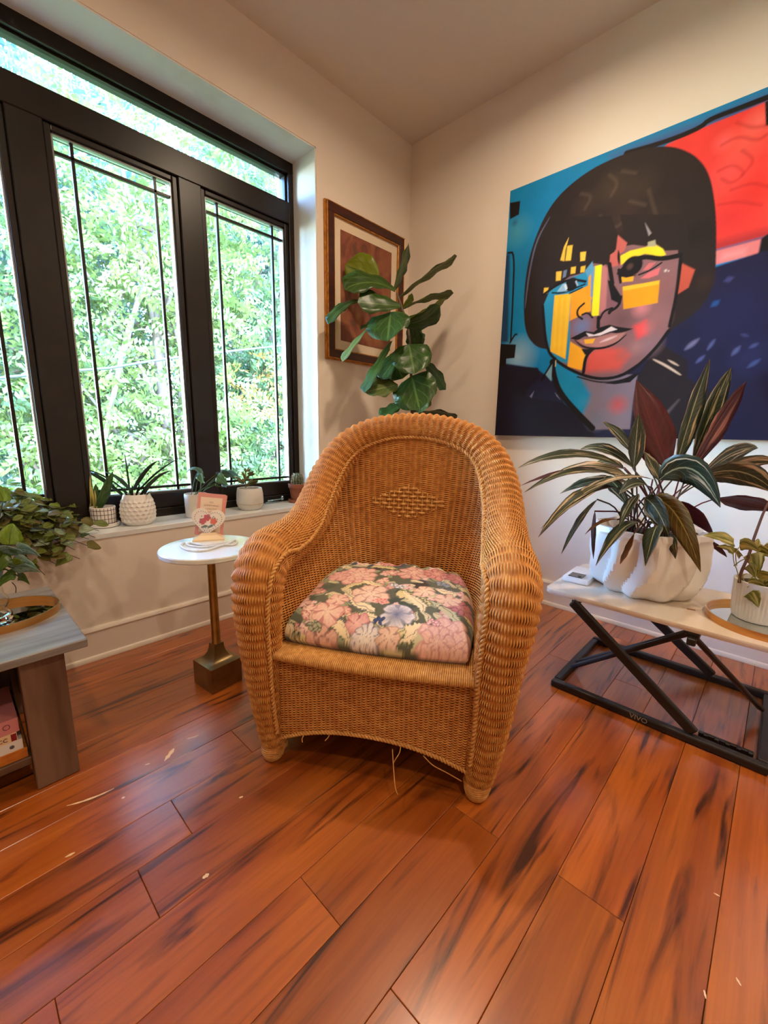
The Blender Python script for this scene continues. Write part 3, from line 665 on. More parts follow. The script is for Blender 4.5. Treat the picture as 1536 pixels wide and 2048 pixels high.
# ------------------------------------------------------------------ portrait painting on the right wall
attr_mat('portrait_paint', rough=.62, spec=.18, var=.10, vscale=(9, 9, 9), bump=((90, 90, 90), .1))
mat('canvas_side', (26, 24, 34), .7)
def painting():
    yl, yr, z0, z1, xf = -.674, -1.872, .872, 2.050, -.034
    NX, NY = 400, 390; gy = np.linspace(yl, yr, NX); gz = np.linspace(z0, z1, NY); GY, GZ = np.meshgrid(gy, gz)
    cv = Canvas(GY, GZ, (10, 122, 172))
    def q(pts): return [tuple(on(0, (960+x/2.6667, 170+y/2.6667), xf)[1:]) for x, y in pts]
    k = .00074     # metres of canvas per unit of the read-off
    def P(pts, col, soft=4, a=1., closed=False): cv.poly(q(sm(pts, True) if closed else pts), col, soft*k, a)
    def sm(pts, closed=False):
        A = np.asarray(pts, float)
        for _ in range(2):
            Bn = np.roll(A, -1, 0) if closed else A[1:]; A0 = A if closed else A[:-1]
            Z = np.stack([A0*.75+Bn*.25, A0*.25+Bn*.75], 1).reshape(-1, 2); A = Z if closed else np.vstack([A[:1], Z, A[-1:]])
        return A
    def Ln(pts, w, col, soft=4, taper=False, a=1.): cv.line(q(sm(pts) if len(pts) > 2 else pts), w*k, col, soft*k, taper, a)
    def B(c, r, col, a=1., soft=1.): cv.blob(q([c])[0], r*k, col, soft, a)
    BLK, HAIR, NAVY = (20, 14, 14), (38, 26, 22), (27, 25, 52)
    for c, r, col in (((300, 900), 300, (20, 118, 160)), ((200, 1450), 160, (150, 176, 190)), ((320, 1250), 120, (70, 150, 180)), ((560, 480), 200, (14, 120, 168)), ((200, 780), 120, (70, 150, 176))): B(c, r, col, .8)
    P([(700, 380), (1190, 190), (1450, 80), (1600, 20), (1600, 140), (1180, 240), (900, 350)], (74, 80, 124), 60)
    P([(900, 400), (1000, 315), (1220, 215), (1700, 20), (1900, 0), (1900, 700), (1530, 800), (1240, 880), (1230, 560), (1120, 400)], (224, 58, 50))
    for c, r, col in (((1420, 300), 120, (236, 96, 80)), ((1330, 470), 110, (238, 84, 78)), ((1480, 560), 100, (214, 44, 38)), ((1350, 700), 110, (206, 40, 40)), ((1500, 180), 80, (240, 110, 96)), ((1300, 300), 60, (240, 96, 90))): B(c, r, col, .7)
    for L in ([(1290, 320), (1380, 270), (1480, 300), (1536, 260)], [(1270, 460), (1350, 420), (1420, 470), (1340, 530), (1290, 500)], [(1270, 640), (1380, 620), (1500, 640)], [(1340, 560), (1450, 520), (1536, 540)], [(1400, 350), (1470, 400), (1400, 480)], [(1370, 200), (1450, 230), (1536, 215)]): Ln(L, 12, (176, 30, 26), 14, a=.55)
    P([(1240, 840), (1536, 760), (1700, 700), (1700, 780), (1515, 840), (1245, 905)], (150, 40, 44), 40, .7)
    P([(1240, 890), (1500, 822), (1490, 900), (1240, 962)], (216, 118, 116), 8); P([(1300, 900), (1420, 870), (1410, 905), (1290, 930)], (230, 150, 146), 30, .7)
    P([(1500, 820), (1540, 790), (1900, 690), (1900, 1000), (1480, 920)], BLK, 8)
    Ln([(780, 362), (1000, 300), (1180, 226), (1218, 184), (1420, 110), (1700, 0)], 24, BLK); P([(1520, 90), (1700, 20), (1700, 210), (1525, 215)], BLK)
    P([(1240, 975), (1500, 890), (1900, 820), (1900, 1990), (60, 1880), (105, 1480), (300, 1510), (420, 1600), (980, 1350)], NAVY, 10)
    for c, r, col in (((1400, 1200), 220, (32, 30, 66)), ((1300, 1750), 240, (28, 22, 46)), ((300, 1780), 160, (30, 28, 54)), ((1450, 1450), 120, (36, 38, 78)), ((700, 1860), 200, (34, 30, 56))): B(c, r, col, .8)
    for L, w, col in (([(1095, 1410), (1165, 1355)], 22, (112, 106, 138)), ([(1215, 1410), (1250, 1360)], 12, (90, 96, 140)), ([(1345, 1440), (1385, 1395)], 18, (86, 92, 136)), ([(1430, 1505), (1490, 1465)], 16, (66, 84, 130)), ([(1155, 1480), (1195, 1445)], 14, (84, 90, 140)), ([(1235, 1180), (1275, 1150)], 26, (34, 76, 132)), ([(1305, 1045), (1350, 1028)], 24, (66, 64, 112)), ([(300, 1690), (345, 1745)], 14, (92, 92, 120)), ([(1440, 1400), (1480, 1380)], 14, (74, 84, 128)), ([(240, 1560), (280, 1545)], 18, (128, 134, 160)), ([(1395, 1330), (1430, 1340)], 10, (60, 66, 108)), ([(410, 1850), (440, 1855)], 8, (84, 84, 110))): Ln(L, w, col, 16, True, .9)
    # left edge marks
    P([(160, 628), (215, 618), (208, 690), (190, 700), (160, 716)], BLK); B((185, 735), 30, (40, 70, 90), .7)
    P([(120, 905), (160, 900), (150, 1370), (105, 1375)], (24, 60, 96), 20); Ln([(150, 895), (184, 892), (176, 1130), (164, 1365)], 13, BLK); Ln([(160, 1375), (186, 1330), (196, 1330)], 12, BLK); P([(100, 1380), (192, 1384), (184, 1456), (140, 1460), (138, 1505), (90, 1505)], BLK)
    P([(85, 1500), (310, 1508), (322, 1560), (270, 1600), (240, 1660), (470, 1700), (600, 1835), (620, 1890), (60, 1880)], (24, 19, 34), 8)
    # neck
    P([(385, 1450), (560, 1540), (840, 1545), (815, 1700), (800, 1835), (600, 1838), (540, 1775), (455, 1690), (405, 1590)], (128, 112, 122), 8)
    P([(385, 1450), (520, 1530), (590, 1650), (545, 1770), (455, 1690), (405, 1590)], (20, 134, 176), 30); B((620, 1790), 80, (110, 112, 128), .8); B((735, 1705), 70, (196, 84, 78), .95); B((640, 1590), 60, (120, 104, 110), .6); B((560, 1690), 50, (60, 140, 172), .5)
    # coat and collar on the right
    P([(950, 1370), (1110, 1470), (1105, 1560), (1230, 1640), (1260, 1900), (800, 1860), (815, 1720), (845, 1550), (920, 1420)], (34, 24, 26), 10); P([(1060, 1680), (970, 1790), (1000, 1740)], (104, 92, 92), 20)
    # hair
    P([(232, 1180), (240, 1050), (262, 920), (300, 800), (350, 690), (410, 600), (500, 515), (600, 445), (700, 395), (800, 358), (900, 332), (1010, 325), (1090, 345), (1160, 385), (1215, 455), (1245, 560), (1262, 720), (1260, 900), (1256, 1010), (1235, 1090), (1200, 1160), (1140, 1225), (1060, 1275), (1000, 1325), (960, 1390), (880, 1480), (600, 1500), (420, 1400), (352, 1412), (290, 1392), (240, 1320)], HAIR, 5, closed=True)
    for c, r, col in (((700, 560), 130, (66, 50, 36)), ((560, 640), 90, (58, 42, 32)), ((850, 540), 120, (60, 44, 32)), ((760, 700), 110, (62, 42, 34)), ((620, 760), 90, (54, 34, 30)), ((950, 700), 120, (50, 36, 26)), ((1150, 800), 90, (28, 18, 14)), ((450, 860), 90, (28, 18, 16)), ((1200, 1050), 60, (54, 34, 24))): B(c, r, col, .75)
    for L in ([(690, 480), (740, 520), (700, 590)], [(540, 580), (600, 590), (560, 660)], [(640, 700), (700, 780), (800, 700)], [(800, 620), (880, 640)], [(760, 460), (830, 470)], [(900, 560), (940, 700)]): Ln(L, 9, (104, 84, 66), 22, a=.45)
    Ln([(372, 705), (300, 830), (262, 1000), (240, 1190)], 9, (96, 104, 130), 8, True)
    # face
    P([(335, 1110), (345, 1290), (358, 1410), (395, 1465), (480, 1520), (560, 1552), (660, 1562), (760, 1538), (850, 1480), (935, 1395), (1005, 1300), (1035, 1150), (1060, 930), (1055, 880), (985, 885), (930, 830), (770, 860), (740, 870), (720, 880), (690, 960), (600, 950), (560, 1000), (480, 1020), (370, 1100)], (134, 92, 92), 5)
    P([(335, 1110), (345, 1290), (358, 1410), (395, 1465), (480, 1490), (480, 1250), (590, 1200), (600, 960), (560, 1000), (480, 1030), (370, 1100)], (34, 138, 172), 10)
    for c, r, col in (((540, 1290), 80, (104, 128, 168)), ((600, 1130), 60, (120, 124, 160)), ((760, 1250), 110, (108, 74, 74)), ((960, 1080), 100, (140, 88, 84)), ((930, 1250), 100, (150, 98, 96)), ((860, 1190), 60, (214, 124, 126)), ((690, 1330), 70, (140, 96, 92)), ((900, 1380), 90, (138, 104, 108)), ((700, 1150), 60, (134, 86, 92)), ((640, 1050), 50, (150, 110, 130)), ((520, 1180), 50, (104, 128, 170)), ((830, 1400), 60, (160, 110, 108))): B(c, r, col, .9)
    P([(570, 1430), (640, 1400), (760, 1405), (800, 1440), (740, 1520), (560, 1532)], (212, 82, 68), 40); B((760, 1440), 50, (160, 90, 84), .7)
    P([(820, 1285), (885, 1255), (890, 1325), (840, 1355)], (230, 66, 66), 30); B((880, 1300), 60, (222, 110, 108), .5)
    P([(735, 800), (785, 842), (770, 885), (745, 900), (748, 960), (688, 975), (695, 905), (725, 885)], (196, 96, 86), 6); P([(880, 735), (915, 790), (900, 805)], (130, 126, 130), 6); P([(895, 832), (935, 826), (938, 865), (895, 862)], (150, 140, 128), 6)
    P([(1075, 950), (1146, 985), (1112, 1080), (1050, 1118)], (186, 78, 58), 8)
    YEL, ORA = (246, 186, 30), (240, 158, 24)
    P([(398, 1122), (486, 1112), (456, 1462), (374, 1420)], YEL, 6); P([(486, 1112), (592, 1062), (592, 1205), (478, 1258)], ORA, 6); P([(580, 990), (602, 985), (596, 1140), (572, 1150)], ORA, 5); P([(482, 1368), (575, 1425), (542, 1522), (466, 1502)], (246, 170, 30), 6)
    for L in ([(410, 1150), (395, 1400)], [(440, 1140), (420, 1430)], [(470, 1130), (448, 1440)]): Ln(L, 14, (250, 206, 70), 12, a=.5)
    P([(612, 966), (652, 956), (634, 1228), (594, 1234)], (240, 226, 30), 6); P([(652, 956), (682, 975), (672, 1190), (636, 1222)], (190, 116, 110), 10); P([(592, 975), (612, 966), (600, 1130), (590, 1130)], (112, 150, 190), 6)
    P([(760, 1078), (958, 1042), (948, 1162), (765, 1196)], (240, 152, 18), 6); P([(762, 1076), (957, 1043), (954, 1062), (764, 1098)], (248, 184, 44), 6); P([(752, 1022), (822, 1008), (816, 1046), (756, 1052)], (244, 170, 34), 5)
    P([(748, 912), (800, 884), (870, 868), (935, 852), (975, 872), (992, 905), (960, 918), (880, 900), (810, 922), (752, 960)], (242, 206, 36), 6)
    P([(856, 1032), (900, 1000), (962, 972), (950, 1012), (900, 1030)], (226, 106, 108), 8)
    # hanging fringe, left, with lit windows through it
    P([(300, 900), (420, 700), (700, 700), (735, 800), (690, 905), (660, 965), (600, 930), (560, 985), (520, 1000), (470, 1020), (420, 1060), (368, 1105), (332, 1190), (300, 1120)], HAIR, 5); P([(745, 690), (1100, 690), (1120, 930), (1060, 880), (985, 880), (930, 840), (880, 860), (800, 850), (770, 800)], HAIR, 5)
    P([(880, 735), (915, 790), (900, 805)], (150, 140, 140), 6); P([(895, 838), (935, 826), (938, 862), (895, 862)], (170, 160, 128), 6)
    for sq in ([(474, 812), (448, 862), (428, 935), (450, 940), (456, 880)], [(466, 858), (495, 853), (484, 936), (455, 938)], [(535, 892), (566, 888), (560, 936), (535, 940)], [(486, 972), (512, 968), (508, 1004), (483, 1008)], [(538, 968), (563, 963), (558, 998), (535, 1000)], [(406, 996), (436, 993), (430, 1042), (405, 1045)], [(342, 1082), (366, 1080), (360, 1110), (338, 1114)]): P(sq, (236, 186, 60), 5)
    P([(446, 990), (464, 985), (458, 1022), (440, 1030)], (110, 126, 150), 5); P([(560, 990), (600, 940), (606, 990), (575, 1030)], (90, 150, 180), 6)
    # black drawing lines
    Ln([(338, 1118), (400, 1072), (480, 1034), (562, 1048)], 15, BLK); Ln([(385, 1108), (440, 1112), (560, 1062)], 9, BLK); P([(410, 1102), (440, 1062), (470, 1052), (470, 1100)], (150, 186, 206)); B((488, 1064), 42, BLK, soft=.15); Ln([(455, 1068), (460, 1086)], 14, (214, 224, 228)); Ln([(512, 1048), (520, 1066)], 10, (170, 180, 190)); Ln([(478, 1112), (545, 1080)], 8, BLK)
    Ln([(742, 1002), (800, 944), (880, 912), (965, 930), (1068, 908)], 24, BLK, taper=False); B((812, 966), 56, BLK, soft=.15); B((800, 968), 22, (84, 58, 48), .9, .6); P([(745, 990), (800, 1010), (840, 1015), (780, 1028), (740, 1020)], BLK); Ln([(848, 1012), (910, 988), (968, 948)], 9, BLK); P([(866, 990), (900, 950), (940, 945), (900, 985)], (206, 106, 104)); Ln([(740, 985), (750, 1052)], 15, BLK)
    Ln([(738, 880), (742, 960)], 14, BLK, taper=True); Ln([(690, 955), (706, 1060)], 22, BLK); P([(680, 1040), (706, 1050), (752, 1125), (748, 1168), (700, 1145)], BLK); Ln([(752, 1130), (740, 1180), (690, 1210)], 16, BLK)
    Ln([(555, 1165), (520, 1195), (518, 1230), (545, 1248)], 12, BLK); Ln([(545, 1225), (575, 1212), (600, 1240)], 11, BLK); Ln([(640, 1246), (660, 1205), (705, 1190)], 12, BLK); Ln([(700, 1195), (690, 1215)], 18, BLK); Ln([(632, 1240), (630, 1292)], 20, BLK)
    P([(480, 1352), (560, 1312), (606, 1318), (640, 1292), (690, 1278), (740, 1290), (818, 1300), (740, 1328), (700, 1320), (620, 1346), (560, 1340), (520, 1362)], BLK); P([(566, 1322), (608, 1332), (650, 1318), (700, 1288), (732, 1304), (690, 1316), (640, 1336), (580, 1342)], (226, 210, 206))
    P([(515, 1362), (600, 1350), (700, 1330), (778, 1318), (735, 1370), (640, 1400), (570, 1396)], (176, 118, 108), 8); P([(555, 1358), (615, 1352), (602, 1378), (560, 1380)], (240, 176, 40)); Ln([(640, 1372), (730, 1338)], 12, (222, 190, 184), 10, True); Ln([(505, 1360), (550, 1400), (640, 1408), (720, 1384), (782, 1330)], 13, BLK, taper=True)
    Ln([(600, 1408), (562, 1450), (552, 1532)], 20, BLK); P([(540, 1408), (620, 1408), (560, 1440)], BLK)
    Ln([(335, 1180), (352, 1400), (400, 1470), (520, 1540), (640, 1572), (760, 1552), (850, 1492), (940, 1402), (1005, 1312)], 18, BLK); Ln([(1072, 930), (1050, 1112), (1010, 1285)], 15, BLK); Ln([(520, 1556), (640, 1590), (760, 1576), (830, 1540)], 9, (30, 22, 22)); P([(665, 1592), (760, 1570), (860, 1530), (800, 1585), (720, 1596)], BLK)
    Ln([(398, 1460), (360, 1530), (330, 1570)], 22, BLK); Ln([(385, 1475), (395, 1560), (430, 1650), (540, 1770), (600, 1830)], 34, BLK); P([(350, 1545), (385, 1490), (380, 1580)], (120, 160, 180), 6); Ln([(404, 1470), (402, 1500)], 5, (226, 190, 120))
    for L, w in (([(922, 1462), (990, 1495), (1072, 1548)], 11), ([(1002, 1466), (1060, 1498)], 9)): Ln(L, w, (206, 176, 152), 5, True)
    P([(400, 1640), (430, 1680), (410, 1660)], (140, 150, 170)); P([(265, 1660), (290, 1630), (275, 1670)], (110, 112, 140))
    B((990, 990), 10, (226, 206, 196)); B((1006, 992), 6, (226, 206, 196))
    V = np.stack([np.full(GY.size, xf), GY.ravel(), GZ.ravel()], 1); c0 = np.array([-.017, (yl+yr)/2, (z0+z1)/2])
    t = empty('portrait_painting', (0, (yl+yr)/2, z0)); tag(t, 'large unframed canvas of a face with black bobbed hair, blue and red ground', 'painting')
    off = np.array(t.location); idx = np.arange(NX*NY).reshape(NY, NX); Qd = np.stack([idx[:-1, :-1], idx[:-1, 1:], idx[1:, 1:], idx[1:, :-1]], -1).reshape(-1, 4)
    o = fast_mesh('painted_canvas', V-off, Qd, MATS['portrait_paint'], t, smooth=False)
    a = o.data.attributes.new('paint', 'FLOAT_COLOR', 'POINT'); a.data.foreach_set('color', np.c_[np.clip(cv.C, 0, 1), np.ones(len(cv.C))].astype(np.float32).ravel())
    MB().box((-.0172-off[0], 0, (z1-z0)/2), (.0333, yl-yr, z1-z0), .0).build('stretcher', MATS['canvas_side'], t)
painting()

# ------------------------------------------------------------------ framed print on the window wall
mat('gilt', (196, 136, 58), .35, metal=.55, var=((150, 92, 34), (40, 40, 40), .4, .7)); mat('mahogany', (72, 28, 16), .35, spec=.5, var=((48, 18, 12), (6, 40, 40), .4, .7)); mat('mat_board', (222, 204, 178), .8)
mat('print_paint', (112, 58, 40), .6, var=((150, 100, 56), (11, 11, 8), .40, .70, 10))
nt = MATS['print_paint'].node_tree; rp = [n for n in nt.nodes if n.type == 'VALTORGB'][0]; e = rp.color_ramp.elements.new(.52); e.color = (*lin((136, 76, 54)), 1); e = rp.color_ramp.elements.new(.36); e.color = (*lin((90, 66, 44)), 1)
[n for n in nt.nodes if n.type == 'TEX_NOISE'][0].inputs['Distortion'].default_value = 1.2
def framed(x0, x1, z0, z1):
    t = empty('framed_print', ((x0+x1)/2, 0, z0)); tag(t, 'framed brown abstract print with cream mat beside the window', 'picture'); ox, oz = (x0+x1)/2, z0
    def ring(name, i0, i1, y0, y1, m, par=t):
        mb = MB(); a0, a1, b0, b1 = x0+i0-ox, x1-i0-ox, z0+i0-oz, z1-i0-oz; w = i1-i0
        for (cx, cz, sx, sz) in (((a0+a1)/2, b0+w/2, a1-a0, w), ((a0+a1)/2, b1-w/2, a1-a0, w), (a0+w/2, (b0+b1)/2, w, b1-b0-2*w), (a1-w/2, (b0+b1)/2, w, b1-b0-2*w)): mb.box((cx, (y0+y1)/2, cz), (sx, abs(y1-y0), sz), .0015)
        return mb.build(name, m, par)
    ring('back_edge', -.006, .012, -.0005, -.014, MATS['gilt']); ring('outer_edge', 0, .0045, -.012, -.028, MATS['gilt']); ring('frame_moulding', .0040, .045, -.004, -.026, MATS['mahogany']); ring('gilt_fillet', .044, .051, -.004, -.022, MATS['gilt'])
    MB().box((0, -.006, (z1-z0)/2), (x1-x0-.09, .006, z1-z0-.09)).build('mat_board', MATS['mat_board'], t)
    MB().box((0, -.0098, (z1-z0)/2), (x1-x0-.195, .0008, z1-z0-.20)).build('print', MATS['print_paint'], t)
framed(-.655, -.070, 1.262, 2.002)

# ------------------------------------------------------------------ leaves
def leaf_mat(name, col, col2, rough=.4, spec=.45, transl=.25, scale=(3, 5, 1), lo=.4, hi=.65, vein=None, dist=.5, vs=.6):
    """col/col2 mottled along leaf coordinates (attribute luv: u along, v across)"""
    m = mat(name, col, rough, spec=spec); nt = m.node_tree; b = nt.nodes['Principled BSDF']; N = nt.nodes.new; Lk = nt.links.new
    a = N('ShaderNodeAttribute'); a.attribute_name = 'luv'; sp = N('ShaderNodeSeparateXYZ'); Lk(a.outputs['Vector'], sp.inputs[0])
    ab = N('ShaderNodeMath'); ab.operation = 'ABSOLUTE'; Lk(sp.outputs[1], ab.inputs[0])
    oi = N('ShaderNodeObjectInfo'); mu = N('ShaderNodeMath'); mu.operation = 'MULTIPLY'; mu.inputs[1].default_value = 23.; Lk(oi.outputs['Random'], mu.inputs[0])
    sk = N('ShaderNodeMath'); sk.operation = 'MULTIPLY_ADD'; sk.inputs[1].default_value = -.35; Lk(ab.outputs[0], sk.inputs[0]); Lk(sp.outputs[0], sk.inputs[2])   # side veins sweep forward
    cb = N('ShaderNodeCombineXYZ'); Lk(sk.outputs[0], cb.inputs[0]); Lk(sp.outputs[1], cb.inputs[1]); Lk(mu.outputs[0], cb.inputs[2])
    mp = N('ShaderNodeMapping'); mp.inputs['Scale'].default_value = scale; Lk(cb.outputs[0], mp.inputs[0])
    n = N('ShaderNodeTexNoise'); n.inputs['Scale'].default_value = 1; n.inputs['Detail'].default_value = 3; n.inputs['Distortion'].default_value = dist; Lk(mp.outputs[0], n.inputs['Vector'])
    r = N('ShaderNodeValToRGB'); r.color_ramp.elements[0].position = lo; r.color_ramp.elements[1].position = hi
    r.color_ramp.elements[0].color = (*lin(col), 1); r.color_ramp.elements[1].color = (*lin(col2), 1); Lk(n.outputs['Fac'], r.inputs[0]); src = r.outputs[0]
    if vein:
        vr = N('ShaderNodeValToRGB'); vr.color_ramp.elements[0].position = .025; vr.color_ramp.elements[0].color = (1, 1, 1, 1); vr.color_ramp.elements[1].position = .075; vr.color_ramp.elements[1].color = (0, 0, 0, 1); Lk(ab.outputs[0], vr.inputs[0])
        # side veins
        ws = N('ShaderNodeMath'); ws.operation = 'MULTIPLY'; ws.inputs[1].default_value = 44.; Lk(sk.outputs[0], ws.inputs[0]); sn = N('ShaderNodeMath'); sn.operation = 'SINE'; Lk(ws.outputs[0], sn.inputs[0])
        vr2 = N('ShaderNodeValToRGB'); vr2.color_ramp.elements[0].position = .93; vr2.color_ramp.elements[0].color = (0, 0, 0, 1); vr2.color_ramp.elements[1].position = .99; vr2.color_ramp.elements[1].color = (vs, vs, vs, 1); Lk(sn.outputs[0], vr2.inputs[0])
        mxx = N('ShaderNodeMath'); mxx.operation = 'MAXIMUM'; Lk(vr.outputs[0], mxx.inputs[0]); Lk(vr2.outputs[0], mxx.inputs[1])
        mx = N('ShaderNodeMix'); mx.data_type = 'RGBA'; mx.inputs[7].default_value = (*lin(vein), 1); Lk(mxx.outputs[0], mx.inputs[0]); Lk(src, mx.inputs[6]); src = mx.outputs[2]
    Lk(src, b.inputs['Base Color'])
    if transl:
        out = nt.nodes['Material Output']; t = N('ShaderNodeBsdfTranslucent'); ms = N('ShaderNodeMixShader'); ms.inputs[0].default_value = transl
        Lk(src, t.inputs[0]); Lk(b.outputs[0], ms.inputs[1]); Lk(t.outputs[0], ms.inputs[2]); Lk(ms.outputs[0], out.inputs[0])
    return m
PROF = {
    'lance': lambda u: math.sin(math.pi*u**.85)**.9 if 0 < u < 1 else 0.,
    'fiddle': lambda u: (.16+.84*u**.75)*max(0., 1-u**7)**.5 if u < 1 else 0.,
    'heart': lambda u: (min(1, (u+.03)/.12))**.5*max(0., 1-u**1.7) if u < 1 else 0.,
    'round': lambda u: math.sqrt(max(0., 1-(2*u-1)**2)),
    'oval': lambda u: math.sin(math.pi*min(1, max(0, u)))**.65,
    'strap': lambda u: (min(1, .55+u*1.5))*(1-u**3)**.8 if u < 1 else 0.,
}
def leaf_mesh(B, T, w, n, bend=(0, 0, 0), prof='lance', nu=9, fold=.18, ripple=0., twist=0., thick=.0007, seed=0):
    B = np.array(B, float); T = np.array(T, float); n = np.array(n, float); r = random.Random(seed)
    M = (B+T)/2+np.array(bend, float); Lg = np.linalg.norm(T-B)
    vs = (-1, -.5, 0, .5, 1); V = []; UV = []; Vn = []
    for i in range(nu+1):
        u = i/nu; p = (1-u)**2*B+2*u*(1-u)*(2*M-(B+T)/2)+u*u*T; tg = 2*(1-u)*((2*M-(B+T)/2)-B)+2*u*(T-(2*M-(B+T)/2)); tg /= np.linalg.norm(tg)+1e-9
        s = np.cross(tg, n); s /= np.linalg.norm(s)+1e-9; nn = np.cross(s, tg)
        a = twist*(u-.3); s, nn = s*math.cos(a)+nn*math.sin(a), nn*math.cos(a)-s*math.sin(a)
        hw = w/2*max(.012, PROF[prof](u))
        for v in vs:
            rp = ripple*hw*math.sin(u*17+v*2+seed)*abs(v)
            V.append(p+s*v*hw+nn*(fold*hw*abs(v)**1.4+rp)); UV.append((u*Lg/max(w, 1e-4)*.5, v, 0)); Vn.append(nn)
    k = len(vs); m = len(V); V = V+[p-q*thick for p, q in zip(V, Vn)]; UV = UV+UV; F = []; mi = []
    for i in range(nu):
        for j in range(k-1):
            a, b, c, d = i*k+j, i*k+j+1, (i+1)*k+j+1, (i+1)*k+j
            F += [(a, b, c), (a, c, d), (m+a, m+c, m+b), (m+a, m+d, m+c)]; mi += [0, 0, 1, 1]
        for j in (0, k-1):
            a, d = i*k+j, (i+1)*k+j; F.append((a, d, m+d, m+a) if j == 0 else (d, a, m+a, m+d)); mi.append(1)
    return V, F, mi, UV
def leaf_obj(parent, mats, B, T, w, n, name='leaf', **kw):
    off = np.array(parent.location, float); V, F, mi, UV = leaf_mesh(np.array(B)-off, np.array(T)-off, w, n, **kw)
    me = bpy.data.meshes.new(name); me.from_pydata([tuple(v) for v in V], [], F)
    for x in mats: me.materials.append(x)
    me.polygons.foreach_set('material_index', mi if len(mats) > 1 else [0]*len(mi)); me.polygons.foreach_set('use_smooth', [True]*len(F))
    a = me.attributes.new('luv', 'FLOAT_VECTOR', 'POINT'); a.data.foreach_set('vector', np.array(UV, np.float32).ravel())
    me.update(); o = bpy.data.objects.new(name, me); COL.objects.link(o); o.parent = parent; return o
def tocam(p): v = CAM-np.array(p); return v/np.linalg.norm(v)
UPV = np.array([0, 0, 1.])
def facing(p, T, B, vis, up=.35):
    """normal of a leaf whose blade shows fraction vis of its width toward the room"""
    up = up*abs(vis)*.5; n = tocam(p)*(1-up)+UPV*up; t = np.array(T)-np.array(B); t = t/np.linalg.norm(t); n = n-t*(n@t); n /= np.linalg.norm(n); s = np.cross(t, n)
    th = math.acos(max(-1, min(1, abs(vis))))*(1 if vis >= 0 else -1); return n*math.cos(th)+s*math.sin(th)
mat('soil', (52, 36, 26), .95, bump=((120, 120, 120), 1.)); mat('bark', (96, 70, 48), .8, bump=((30, 30, 90), .6)); mat('dark_stem', (52, 40, 28), .6)
mat('white_ceramic', (236, 233, 228), .3, spec=.5); mat('pale_ceramic', (226, 224, 216), .38, var=((206, 200, 190), (14, 14, 14), .45, .7), bump=((60, 60, 60), .1))
mat('marble', (226, 230, 228), .12, spec=.5, var=((170, 178, 176), (7, 10, 7), .56, .72, 10)); mat('brass', (176, 130, 66), .34, metal=.85, var=((140, 98, 46), (30, 30, 30), .4, .7)); mat('pale_brass', (156, 132, 88), .3, metal=.85, var=((124, 100, 62), (12, 12, 12), .4, .7))  # table foot brass lightened: the window's reflection put into its colour
mat('gold_rim', (206, 150, 84), .28, metal=.9); mat('mirror', (220, 226, 226), .03, metal=1.); mat('black_metal', (26, 22, 20), .42, spec=.5); mat('white_top', (226, 212, 194), .4, spec=.4, var=((214, 196, 174), (1.2, 14, 10), .4, .7))

